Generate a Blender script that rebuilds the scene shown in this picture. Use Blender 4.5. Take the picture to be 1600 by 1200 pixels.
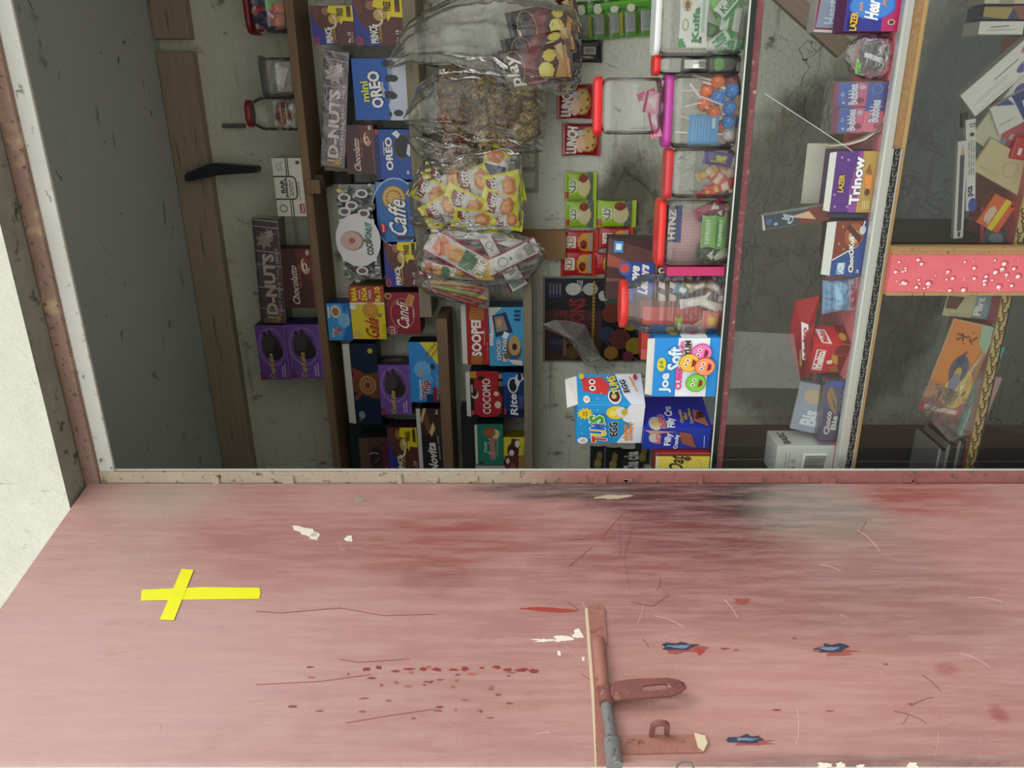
import bpy, bmesh, math, random
from mathutils import Vector, Matrix, noise as mn
sc = bpy.context.scene
for o in list(bpy.data.objects): bpy.data.objects.remove(o)
R_ = random.Random(7)
PI = math.pi
# ------------------------------------------------------------------ camera, light, exposure
TH = math.radians(20.6); SN, CS = math.sin(TH), math.cos(TH)
ZC = 1.5; FPX = 1200.0; H0 = 850.0          # eye height, focal length in px, horizon column
FW = Vector((-SN, CS, 0)); RT = Vector((CS, SN, 0)); UP = Vector((0, 0, 1))
cam_d = bpy.data.cameras.new('camera'); cam = bpy.data.objects.new('camera', cam_d)
sc.collection.objects.link(cam); sc.camera = cam
cam_d.sensor_width = 36; cam_d.lens = 27.0; cam_d.shift_x = -(H0-800)/1600.0; cam_d.clip_start = .02
X_, Y_, Z_ = -UP, RT, -FW                    # the phone was held on its side: picture right is down
cam.matrix_world = Matrix(((X_.x, Y_.x, Z_.x, 0), (X_.y, Y_.y, Z_.y, 0), (X_.z, Y_.z, Z_.z, ZC), (0, 0, 0, 1)))
w = bpy.data.worlds.new('sky'); sc.world = w; w.use_nodes = True
nt = w.node_tree; bg = nt.nodes['Background']
tc = nt.nodes.new('ShaderNodeTexCoord'); sep = nt.nodes.new('ShaderNodeSeparateXYZ'); cr = nt.nodes.new('ShaderNodeValToRGB')
nt.links.new(tc.outputs['Generated'], sep.inputs[0])
mr = nt.nodes.new('ShaderNodeMapRange'); mr.inputs[1].default_value = -1; mr.inputs[2].default_value = 1
nt.links.new(sep.outputs[2], mr.inputs[0]); nt.links.new(mr.outputs[0], cr.inputs[0]); nt.links.new(cr.outputs[0], bg.inputs[0])
e = cr.color_ramp.elements
e[0].position = .49; e[0].color = (.30, .30, .29, 1); e[1].position = .95; e[1].color = (1.0, 1.0, .98, 1)
x = cr.color_ramp.elements.new(.56); x.color = (1.12, 1.13, 1.11, 1)
x = cr.color_ramp.elements.new(.72); x.color = (1.05, 1.06, 1.04, 1)
bg.inputs[1].default_value = 1.25
sun_d = bpy.data.lights.new('sun', 'SUN'); sun_d.energy = 1.15; sun_d.angle = math.radians(26); sun_d.color = (1, .99, .95)
sun = bpy.data.objects.new('sun', sun_d); sc.collection.objects.link(sun)
sun.rotation_euler = Vector((-1.0, -.12, -.95)).to_track_quat('-Z', 'Y').to_euler(); sun.location = (1, -2, 4)
vs = sc.view_settings; vs.view_transform = 'Standard'; vs.look = 'None'; vs.gamma = 1; vs.use_curve_mapping = False
vs.exposure = 0.62
sc.cycles.max_bounces = 10; sc.cycles.diffuse_bounces = 5; sc.cycles.transparent_max_bounces = 24; sc.cycles.glossy_bounces = 3
# ------------------------------------------------------------------ pixel -> place
def pix(px, py, Y):
    D = FW*FPX + RT*(600-py) + UP*(H0-px)
    return Vector((0, 0, ZC)) + D*(Y/D.y)
def scl(py, Y): return Y/((FW*FPX + RT*(600-py)).y)       # metres per pixel
# ------------------------------------------------------------------ materials
def lin(c):
    c = c/255.0
    return c/12.92 if c <= .04045 else ((c+.055)/1.055)**2.4
MATS = {}
def K(c, rough=.45, metal=0, name=None):
    """plain printed / painted colour with faint procedural wear in its gloss"""
    if isinstance(c, bpy.types.Material): return c
    if isinstance(c, str): c = tuple(int(c[i:i+2], 16) for i in (0, 2, 4))
    key = (tuple(c), rough, metal)
    if key in MATS: return MATS[key]
    m = bpy.data.materials.new(name or 'print_%d_%d_%d' % tuple(c)); m.use_nodes = True
    t = m.node_tree; b = t.nodes['Principled BSDF']
    b.inputs['Base Color'].default_value = (lin(c[0]), lin(c[1]), lin(c[2]), 1); b.inputs['Metallic'].default_value = metal
    n = t.nodes.new('ShaderNodeTexNoise'); n.inputs['Scale'].default_value = 60
    r = t.nodes.new('ShaderNodeMapRange'); r.inputs[3].default_value = max(0.05, rough-.08); r.inputs[4].default_value = rough+.08
    t.links.new(n.outputs[0], r.inputs[0]); t.links.new(r.outputs[0], b.inputs['Roughness'])
    MATS[key] = m
    return m
class NB:
    """short-hand for building node materials"""
    def __init__(s, name):
        s.m = bpy.data.materials.new(name); s.m.use_nodes = True; s.t = s.m.node_tree; s.b = s.t.nodes['Principled BSDF']
        s.co = s.t.nodes.new('ShaderNodeTexCoord').outputs['Object']
    def L(s, a, b): s.t.links.new(a, b)
    def inp(s, sock, v):
        if isinstance(v, bpy.types.NodeSocket): s.L(v, sock)
        elif isinstance(v, (tuple, list)): sock.default_value = tuple(v) if len(v) == len(sock.default_value) else tuple(v)+(1,)
        else: sock.default_value = v
    def noise(s, scale, detail=4, rough=.55, stretch=None, dist=0, col=False):
        n = s.t.nodes.new('ShaderNodeTexNoise'); n.inputs['Scale'].default_value = scale; n.inputs['Detail'].default_value = detail
        n.inputs['Roughness'].default_value = rough; n.inputs['Distortion'].default_value = dist
        c = s.co
        if stretch: c = s.vm('MULTIPLY', c, stretch)
        s.L(c, n.inputs['Vector']); return n.outputs[1 if col else 0]
    def vor(s, scale, feat='DISTANCE_TO_EDGE', stretch=None, warp=0):
        n = s.t.nodes.new('ShaderNodeTexVoronoi'); n.feature = feat; n.inputs['Scale'].default_value = scale
        c = s.co
        if stretch: c = s.vm('MULTIPLY', c, stretch)
        if warp:
            q = s.noise(5, 3, col=True); q = s.vm('SCALE', q, None, warp); c = s.vm('ADD', c, q)
        s.L(c, n.inputs['Vector']); return n.outputs[0]
    def vm(s, op, a, b=None, scale=None):
        n = s.t.nodes.new('ShaderNodeVectorMath'); n.operation = op; s.inp(n.inputs[0], a)
        if b is not None: s.inp(n.inputs[1], b)
        if scale is not None: n.inputs[3].default_value = scale
        return n.outputs[1] if op in ('LENGTH', 'DISTANCE', 'DOT_PRODUCT') else n.outputs[0]
    def ma(s, op, a, b=0, clamp=False):
        n = s.t.nodes.new('ShaderNodeMath'); n.operation = op; n.use_clamp = clamp; s.inp(n.inputs[0], a); s.inp(n.inputs[1], b); return n.outputs[0]
    def mr(s, v, a, b, c=0, d=1):
        n = s.t.nodes.new('ShaderNodeMapRange'); s.inp(n.inputs[0], v)
        for i, q in enumerate((a, b, c, d)): n.inputs[i+1].default_value = q
        n.interpolation_type = 'SMOOTHSTEP'; return n.outputs[0]
    def mix(s, f, a, b, mode='MIX'):
        n = s.t.nodes.new('ShaderNodeMix'); n.data_type = 'RGBA'; n.blend_type = mode; s.inp(n.inputs[0], f); s.inp(n.inputs[6], a); s.inp(n.inputs[7], b); return n.outputs[2]
    def ell(s, c, r, soft=.5, wob=.5, ns=9):
        """soft irregular patch round point c with radii r"""
        d = s.vm('SUBTRACT', s.co, tuple(c)); d = s.vm('DIVIDE', d, tuple(r)); l = s.vm('LENGTH', d)
        n = s.ma('MULTIPLY', s.ma('SUBTRACT', s.noise(ns, 6, .65), .5), wob*2)
        return s.mr(s.ma('ADD', l, n), 1+soft, 1-soft, 0, 1)
    def bump(s, h, strength=.3, dist=.01):
        n = s.t.nodes.new('ShaderNodeBump'); n.inputs['Strength'].default_value = strength; n.inputs['Distance'].default_value = dist
        s.L(h, n.inputs['Height']); s.L(n.outputs[0], s.b.inputs['Normal'])
    def out(s, col, rough=.6, metal=0):
        s.inp(s.b.inputs['Base Color'], col); s.inp(s.b.inputs['Roughness'], rough); s.inp(s.b.inputs['Metallic'], metal); return s.m
def rgb(r, g, b): return (lin(r), lin(g), lin(b), 1)
def clear(name, tint=(1, 1, 1), ior=1.45, haze=0.0, bump=0, bscale=20, rough=.03, gl=1.0):
    """thin clear sheet: see-through, with a fresnel reflection and, if asked, a little milky haze"""
    m = bpy.data.materials.new(name); m.use_nodes = True; t = m.node_tree; t.nodes.remove(t.nodes['Principled BSDF'])
    o = t.nodes['Material Output']; T = t.nodes.new('ShaderNodeBsdfTransparent'); G = t.nodes.new('ShaderNodeBsdfGlossy'); Fz = t.nodes.new('ShaderNodeFresnel')
    T.inputs[0].default_value = tuple(tint)+(1,); G.inputs['Roughness'].default_value = rough; Fz.inputs[0].default_value = ior
    mx = t.nodes.new('ShaderNodeMixShader'); mu = t.nodes.new('ShaderNodeMath'); mu.operation = 'MULTIPLY'; mu.inputs[1].default_value = gl
    t.links.new(Fz.outputs[0], mu.inputs[0]); t.links.new(mu.outputs[0], mx.inputs[0]); t.links.new(T.outputs[0], mx.inputs[1]); t.links.new(G.outputs[0], mx.inputs[2])
    last = mx
    if haze:
        D = t.nodes.new('ShaderNodeBsdfDiffuse'); D.inputs[0].default_value = (.8, .8, .78, 1); m2 = t.nodes.new('ShaderNodeMixShader'); m2.inputs[0].default_value = haze
        t.links.new(last.outputs[0], m2.inputs[1]); t.links.new(D.outputs[0], m2.inputs[2]); last = m2
    if bump:
        n = t.nodes.new('ShaderNodeTexNoise'); n.inputs['Scale'].default_value = bscale; n.inputs['Detail'].default_value = 5; n.inputs['Distortion'].default_value = 1.2
        c = t.nodes.new('ShaderNodeTexCoord'); t.links.new(c.outputs['Object'], n.inputs['Vector'])
        bp = t.nodes.new('ShaderNodeBump'); bp.inputs['Strength'].default_value = bump; bp.inputs['Distance'].default_value = .01
        t.links.new(n.outputs[0], bp.inputs['Height'])
        for q in (G, Fz): t.links.new(bp.outputs[0], q.inputs['Normal'])
    t.links.new(last.outputs[0], o.inputs[0])
    return m
# ------------------------------------------------------------------ mesh builder
class MB:
    def __init__(s): s.v = []; s.f = []; s.mi = []; s.mats = []; s.sm = []
    def slot(s, m):
        m = K(m)
        if m not in s.mats: s.mats.append(m)
        return s.mats.index(m)
    def add(s, vs, fs, m, T=None, smooth=False):
        o = len(s.v); k = s.slot(m)
        s.v += [tuple(T @ Vector(p)) if T else tuple(p) for p in vs]
        for f in fs: s.f.append(tuple(o+i for i in f)); s.mi.append(k); s.sm.append(smooth)
        return s
    def box(s, x0, x1, y0, y1, z0, z1, m, T=None, b=0):
        if b:
            bm = bmesh.new(); bmesh.ops.create_cube(bm, size=1)
            for q in bm.verts: q.co = Vector(((x0+x1)/2+q.co.x*(x1-x0), (y0+y1)/2+q.co.y*(y1-y0), (z0+z1)/2+q.co.z*(z1-z0)))
            bmesh.ops.bevel(bm, geom=bm.edges[:], offset=b, segments=2, affect='EDGES', profile=.5)
            bm.verts.ensure_lookup_table(); bm.verts.index_update()
            vs = [q.co[:] for q in bm.verts]; fs = [[q.index for q in f.verts] for f in bm.faces]; bm.free()
            return s.add(vs, fs, m, T)
        v = [(x, y, z) for x in (x0, x1) for y in (y0, y1) for z in (z0, z1)]
        return s.add(v, [(0, 1, 3, 2), (4, 6, 7, 5), (0, 4, 5, 1), (2, 3, 7, 6), (0, 2, 6, 4), (1, 5, 7, 3)], m, T)
    def prism(s, pts, y0, y1, m, T=None):
        """outline in x,z (counter-clockwise seen from -y), thickness along y"""
        n = len(pts); v = [(p[0], y0, p[1]) for p in pts]+[(p[0], y1, p[1]) for p in pts]
        f = [tuple(range(n)), tuple(range(2*n-1, n-1, -1))]+[(i, i+n, (i+1) % n+n, (i+1) % n) for i in range(n)]
        return s.add(v, f, m, T)
    def rings(s, rs, m, T=None, smooth=True, cap0=True, cap1=True):
        n = len(rs[0]); v = [p for r in rs for p in r]; f = []
        for k in range(len(rs)-1):
            for i in range(n): f.append((k*n+i, k*n+(i+1) % n, (k+1)*n+(i+1) % n, (k+1)*n+i))
        s.add(v, f, m, T, smooth)
        if cap0: s.add(rs[0], [tuple(range(n-1, -1, -1))], m, T)
        if cap1: s.add(rs[-1], [tuple(range(n))], m, T)
        return s
    def tube(s, p, q, r, m, T=None, n=10, r2=None):
        p, q = Vector(p), Vector(q); d = (q-p).normalized(); a = d.orthogonal().normalized(); b = d.cross(a)
        rr = [[tuple(c+(a*math.cos(2*PI*i/n)+b*math.sin(2*PI*i/n))*h) for i in range(n)] for c, h in ((p, r), (q, r2 or r))]
        return s.rings(rr, m, T)
    def build(s, name, parent=None, loc=None, rot=None, mtx=None):
        me = bpy.data.meshes.new(name); me.from_pydata(s.v, [], s.f)
        for m in s.mats: me.materials.append(m)
        me.polygons.foreach_set('material_index', s.mi); me.polygons.foreach_set('use_smooth', s.sm); me.update()
        o = bpy.data.objects.new(name, me); sc.collection.objects.link(o)
        if parent: o.parent = parent
        if mtx: o.matrix_world = mtx
        if loc is not None: o.location = loc
        if rot is not None: o.rotation_euler = rot
        return o
def tag(o, label=None, cat=None, group=None, kind=None):
    if label: o['label'] = label
    if cat: o['category'] = cat
    if group: o['group'] = group
    if kind: o['kind'] = kind
    return o
def empty(name, loc=(0, 0, 0), rot=(0, 0, 0)):
    o = bpy.data.objects.new(name, None); sc.collection.objects.link(o); o.location = loc; o.rotation_euler = rot; o.empty_display_size = .02; return o
# ------------------------------------------------------------------ lettering
TC = {}
def text_mesh(s, off=0.0):
    key = (s, off)
    if key in TC: return TC[key]
    cu = bpy.data.curves.new('t', 'FONT'); cu.body = s; cu.size = 1; cu.resolution_u = 2; cu.offset = off; cu.space_line = .8; cu.align_x = 'CENTER'
    o = bpy.data.objects.new('t', cu); sc.collection.objects.link(o)
    dg = bpy.context.evaluated_depsgraph_get(); me = bpy.data.meshes.new_from_object(o.evaluated_get(dg))
    V = [(v.co.x, v.co.y) for v in me.vertices]; Fs = [tuple(p.vertices) for p in me.polygons]
    bpy.data.objects.remove(o); bpy.data.curves.remove(cu); bpy.data.meshes.remove(me)
    TC[key] = (V, Fs); return TC[key]
def flat(kind, a, W, H):
    """2-D geometry in metres on a W x H face (origin lower left): list of (verts, faces, colour)"""
    if kind == 'R':
        u0, v0, u1, v1, c = a; return [([(u0*W, v0*H), (u1*W, v0*H), (u1*W, v1*H), (u0*W, v1*H)], [(0, 1, 2, 3)], c)]
    if kind == 'P':
        return [([(p[0]*W, p[1]*H) for p in a[0]], [tuple(range(len(a[0])))], a[1])]
    if kind == 'E':
        u, v, ru, rv, c = a[:5]; n = 20; ro = math.radians(a[5]) if len(a) > 5 else 0
        q = [(ru*W*math.cos(2*PI*i/n), rv*H*math.sin(2*PI*i/n)) for i in range(n)]
        return [([(u*W+x*math.cos(ro)-y*math.sin(ro), v*H+x*math.sin(ro)+y*math.cos(ro)) for x, y in q], [tuple(range(n))], c)]
    if kind == 'O':      # ring / arc stroke
        u, v, ru, rv, th, c = a[:6]; a0, a1 = (a[6], a[7]) if len(a) > 7 else (0, 360); n = 28; V = []; Fq = []
        for i in range(n+1):
            t = math.radians(a0+(a1-a0)*i/n)
            for k in (1, -1): V.append((u*W+(ru*W+k*th*W/2)*math.cos(t), v*H+(rv*H+k*th*W/2)*math.sin(t)))
            if i: Fq.append((2*i-2, 2*i-1, 2*i+1, 2*i))
        return [(V, Fq, c)]
    if kind == 'L':      # stroke along points, width in fraction of W
        pts, wd, c = a; V = []; Fq = []; P = [Vector((p[0]*W, p[1]*H)) for p in pts]
        for i, p in enumerate(P):
            d = (P[min(i+1, len(P)-1)]-P[max(i-1, 0)]).normalized(); nn = Vector((-d.y, d.x))*wd*W/2
            V += [tuple(p+nn), tuple(p-nn)]
            if i: Fq.append((2*i-2, 2*i-1, 2*i+1, 2*i))
        return [(V, Fq, c)]
    if kind == 'S':      # star / splash
        u, v, r0, r1, n, c = a; V = []
        for i in range(2*n):
            r = (r0 if i % 2 else r1)*W; V.append((u*W+r*math.cos(PI*i/n+.3), v*H+r*math.sin(PI*i/n+.3)))
        return [(V, [tuple(range(2*n))], c)]
    if kind == 'T':      # text: centre u,v, width, height, colour, options
        s, u, v, tw, th, c = a[:6]; op = a[6] if len(a) > 6 else {}
        V0, _ = text_mesh(s, 0.0); xs = [p[0] for p in V0]; ys = [p[1] for p in V0]
        cx, cy = (min(xs)+max(xs))/2, (min(ys)+max(ys))/2; sx = tw*W/(max(xs)-min(xs)); sy = th*H/(max(ys)-min(ys))
        ro = math.radians(op.get('rot', 0)); sh = op.get('shear', 0); bow = op.get('bow', 0); res = []
        lay = []
        if 'out' in op: lay.append((min(.055, op.get('ow', .09)*.7)+.6*min(op.get('bold', .02), .05), op['out']))
        lay.append((min(op.get('bold', .02), .05)*.85, c))
        for off, col in lay:
            V, Fs = text_mesh(s, off); Q = []
            for x, y in V:
                x = (x-cx)*sx; y = (y-cy)*sy; x += sh*y; y += bow*(1-(2*x/(tw*W))**2)*th*H
                Q.append((u*W+x*math.cos(ro)-y*math.sin(ro), v*H+x*math.sin(ro)+y*math.cos(ro)))
            res.append((Q, Fs, col))
        return res
    return []
def prints(mb, items, W, H, place, eps=.00025, start=1):
    k = start
    for it in items:
        for V, Fs, c in flat(it[0], it[1:], W, H):
            mb.add([place(x, y, eps*k) for x, y in V], Fs, c); k += 1
    return k
def tl(s, u, v, tw, th, c, **op): return ('T', s, u, v, tw, th, c, op)
def lines(u0, u1, v, n, dv, c, wd=.012):
    """rows of unreadably small print as dashes"""
    out = []
    for i in range(n):
        x = u0
        while x < u1-.03:
            l = R_.uniform(.03, .09); out.append(('R', x, v-i*dv-wd/2, min(x+l, u1), v-i*dv+wd/2, c)); x += l+.02
    return out
def barcode(u0, v0, u1, v1):
    o = [('R', u0, v0, u1, v1, 'f2f2ee')]; x = u0+.01
    while x < u1-.015:
        q = R_.uniform(.004, .013); o.append(('R', x, v0+.02, x+q, v1-.02, '1c1c1c')); x += q+R_.uniform(.005, .012)
    return o
# ------------------------------------------------------------------ setting: materials
YF, YO, YC, YS, YB = 1.15, 1.21, 1.25, 2.0, 2.13    # facade, frame, counter front, wall-shelf front, back wall
def wall_material():
    n = NB('old_pale_plaster'); pr = pix(990, 330, YB); p2 = pix(1290, 420, YB); p3 = pix(880, 560, YB); p4 = pix(1560, 200, YB)
    base = n.mix(n.noise(3, 6, .6), rgb(200, 202, 189), rgb(226, 228, 214))
    base = n.mix(n.mr(n.noise(26, 8, .7, (1, 1, .6)), .58, .7), base, rgb(128, 127, 117))
    lower = n.ell(p2, (.50, 9, .36), .10, .16, 7); lower2 = n.ell(p4, (.45, 9, .28), .2, .3, 6)
    cem = n.mix(n.noise(14, 9, .7), rgb(104, 103, 95), rgb(160, 157, 143))
    cem = n.mix(n.mr(n.noise(4, 5), .45, .7), cem, rgb(118, 124, 122))
    base = n.mix(lower, base, cem); base = n.mix(lower2, base, n.mix(n.noise(20, 8, .7), rgb(116, 123, 123), rgb(152, 156, 152)))  # low blue-grey area: cement, with some dim light put into its colour
    cv = n.mr(n.ma('ABSOLUTE', n.ma('SUBTRACT', n.noise(5, 6, .65, (1, 1, 1.3), 1.5), .5)), .035, .0); pt = n.ell(pr, (.17, 9, .10), .35, .6, 7); base = n.mix(pt, base, n.mix(n.noise(22, 9, .72), rgb(80, 78, 68), rgb(170, 165, 146)))
    base = n.mix(n.ma('MULTIPLY', n.mr(n.vor(3.2, stretch=(.45, 1, 1.6), warp=.35), .006, .0), n.mr(n.noise(1.7, 2), .55, .62)), base, rgb(70, 70, 64)); bd = n.noise(1, 6, .6, (2, 1, 34)); base = n.mix(n.ma('MULTIPLY', n.mr(bd, .58, .68), .5), base, rgb(122, 120, 108))
    dr = n.mr(n.noise(9, 3, .5, (1, 1, .12)), .68, .78); base = n.mix(n.ma('MULTIPLY', dr, .35), base, rgb(110, 108, 98))
    pl_ = pix(975, 300, YB); dkp = n.ell(pl_, (.10, 9, .07), .3, .5, 9); rough_ = n.ma('MAXIMUM', pt, n.ma('MULTIPLY', lower, .55)); base = n.mix(n.ma('MULTIPLY', n.ma('MULTIPLY', cv, rough_), .45), base, rgb(60, 58, 50)); base = n.mix(n.ma('MULTIPLY', dkp, .45), base, rgb(50, 49, 43)); h = n.ma('SUBTRACT', n.noise(30, 9, .7), n.ma('MULTIPLY', n.ma('MULTIPLY', cv, rough_), 1.2)); h = n.ma('ADD', h, n.ma('MULTIPLY', n.mr(n.noise(90, 5), .4, .6), .3))  # crevice shade put into the colour where the bump sinks; one patch darker
    n.bump(h, .5, .012); return n.out(base, .85)
def ceil_material():
    n = NB('grey_cement_ceiling'); b = n.mix(n.noise(2.5, 6), rgb(168, 178, 180), rgb(184, 191, 190))
    b = n.mix(n.mr(n.noise(4.5, 4, .5, (1, 2.0, 1), 1.6), .64, .70), b, rgb(128, 138, 142)); b = n.mix(n.mr(n.noise(22, 3, .5, (1, 1, 1), 1), .70, .74), b, rgb(110, 116, 118))
    n.bump(n.noise(12, 7), .25, .01); return n.out(b, .9)
def facade_material():
    n = NB('rough_whitewash'); b = n.mix(n.noise(9, 8, .65), rgb(192, 193, 178), rgb(226, 229, 214))
    b = n.mix(n.mr(n.noise(55, 6, .7, (1, 1, .4)), .6, .72), b, rgb(176, 176, 158))
    # soffit and reveal: their shade is put into a greyer, blotched colour
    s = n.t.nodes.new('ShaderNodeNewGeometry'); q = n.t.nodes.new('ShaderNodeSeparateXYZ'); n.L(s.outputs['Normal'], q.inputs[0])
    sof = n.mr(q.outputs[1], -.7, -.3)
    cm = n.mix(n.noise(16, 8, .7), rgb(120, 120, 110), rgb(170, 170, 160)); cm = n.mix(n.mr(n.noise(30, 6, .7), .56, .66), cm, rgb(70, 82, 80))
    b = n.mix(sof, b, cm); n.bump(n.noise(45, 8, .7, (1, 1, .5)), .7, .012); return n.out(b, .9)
def frame_material(kind):
    n = NB('painted_steel_'+kind)
    if kind == 'white': b = n.mix(n.noise(8, 6), rgb(176, 178, 172), rgb(205, 207, 200)); b = n.mix(n.mr(n.noise(60, 6, .7), .62, .68), b, rgb(120, 112, 100))
    elif kind == 'jamb':
        p = pix(1300, 740, YO); b = n.mix(n.noise(14, 6, .65), rgb(150, 136, 118), rgb(186, 172, 152))
        b = n.mix(n.ell(p, (9, 9, .50), .25, .25, 8), b, n.mix(n.noise(18, 6), rgb(120, 68, 66), rgb(160, 104, 98)))
        b = n.mix(n.mr(n.noise(70, 7, .75), .57, .63), b, rgb(92, 80, 70)); b = n.mix(n.mr(n.noise(40, 7, .75), .66, .7), b, rgb(205, 198, 180))
    else:
        b = n.mix(n.noise(7, 6), rgb(112, 84, 78), rgb(154, 126, 110)); b = n.mix(n.mr(n.noise(11, 4), .5, .6), b, rgb(176, 150, 120))
        b = n.mix(n.mr(n.noise(95, 6, .75), .58, .63), b, rgb(70, 60, 52))
    n.bump(n.noise(60, 6, .7), .35, .004); return n.out(b, .6)
def wood(name, a, b_, sc=(4, 4, 60), rough=.7, dark=.3):
    n = NB(name); g = n.noise(1.0, 8, .65, sc, 1.2); c = n.mix(g, rgb(*a), rgb(*b_))
    c = n.mix(n.mr(n.noise(1.0, 5, .6, tuple(q*2.2 for q in sc)), .6, .72), c, tuple(lin(q)*dark for q in a)+(1,))
    n.bump(g, .25, .004); return n.out(c, rough)
M_WALL, M_CEIL, M_FAC = wall_material(), ceil_material(), facade_material()
M_BEAM = wood('dusty_beam', (128, 116, 100), (172, 158, 138), (3, 40, 60)); M_SHELF = wood('shelf_board_brown', (100, 78, 58), (146, 118, 90), (3, 60, 60))
M_PLANK = wood('weathered_plank', (112, 104, 86), (160, 150, 128), (3, 50, 60)); M_PLY = wood('ply_edge', (132, 104, 62), (182, 150, 100), (3, 70, 90), .5)
M_LIGHTW = wood('yellow_wood', (140, 104, 68), (176, 138, 96), (3, 40, 60)); M_DARKW = wood('dark_wood', (52, 42, 36), (84, 70, 60), (3, 50, 60))
M_ALU = K('b9bdb8', .35, .6); M_BLK = K('1b1c1a', .4)
M_GLASS = clear('window_glass', (.93, .96, .94), 1.5, .012); M_PET = clear('clear_plastic', (.97, .98, .97), 1.5, .05, .15, 8, .05, 1.3)
M_PETS = clear('clear_plastic_smooth', (.985, .99, .985), 1.55, .03, .08, 4, .06, 1.5)
M_FILM = clear('crinkled_film', (.97, .97, .95), 1.5, .035, .7, 14, .08, 1.15); M_FILM2 = clear('taut_film', (.97, .97, .96), 1.5, .04, .7, 22, .08, 1.7)
M_MILK = clear('cloudy_sheet', (.86, .87, .88), 1.5, .11, .9, 12, .15, 1.8)
def structure(o, kind='structure'): o['kind'] = kind; return o
Z0 = ZC
ZT = ZC+.807                                   # top of the opening in the wall
mb = MB(); mb.box(-1.20, 1.0, YB, YB+.1, -.02, 2.6, M_WALL); structure(mb.build('wall_back'))
mb = MB(); mb.box(-1.25, -1.15, 1.25, YB, 0, 2.5, M_WALL); structure(mb.build('wall_left'))
mb = MB(); mb.box(.95, 1.05, 1.25, YB, 0, 2.5, M_WALL); structure(mb.build('wall_right'))
mb = MB(); mb.box(-1.25, 1.05, 1.25, YB+.1, ZC+.976, ZC+1.08, M_CEIL); structure(mb.build('ceiling'))
XR = -.676                                     # left side of the hole in the wall
mb = MB()
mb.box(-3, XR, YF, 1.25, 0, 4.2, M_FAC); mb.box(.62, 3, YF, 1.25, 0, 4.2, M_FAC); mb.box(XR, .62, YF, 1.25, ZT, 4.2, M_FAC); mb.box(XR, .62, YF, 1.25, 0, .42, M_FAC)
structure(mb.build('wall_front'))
n = NB('swept_ground'); n.bump(n.noise(14, 8), .4, .02)
M_GR = n.out(n.mix(n.noise(3, 8), rgb(140, 136, 126), rgb(172, 168, 156)), .9)
mb = MB(); mb.box(-12, 12, -14, YF, -.05, 0, M_GR); mb.box(-3, 3, YF, YB+.1, -.05, 0, M_GR); structure(mb.build('floor'))
# steel frame round the opening
MF_R, MF_W, MF_J = frame_material('red'), frame_material('white'), frame_material('jamb')
mb = MB(); mb.box(-.674, .62, 1.198, 1.245, ZC+.779, ZT, MF_R, b=.004); mb.box(-.63, .62, 1.206, 1.2125, ZC+.753, ZC+.781, MF_W, b=.0015)
structure(mb.build('trim_1'))
mb = MB(); mb.box(-.6400, -.6170, 1.203, 1.209, .42, ZC+.779, MF_J, b=.0015); mb.box(-.6400, -.6150, 1.2095, 1.214, .42, ZC+.77, MF_W, b=.0008)
for k in range(16):                            # flakes of paint and mortar clinging to the jamb
    z = ZC+R_.uniform(-.7, .6); mb.box(-.640+R_.uniform(0, .006), -.630+R_.uniform(0, .01), 1.199, 1.205, z, z+R_.uniform(.006, .03), MF_J, b=.0015)
structure(mb.build('trim_2'))
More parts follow.
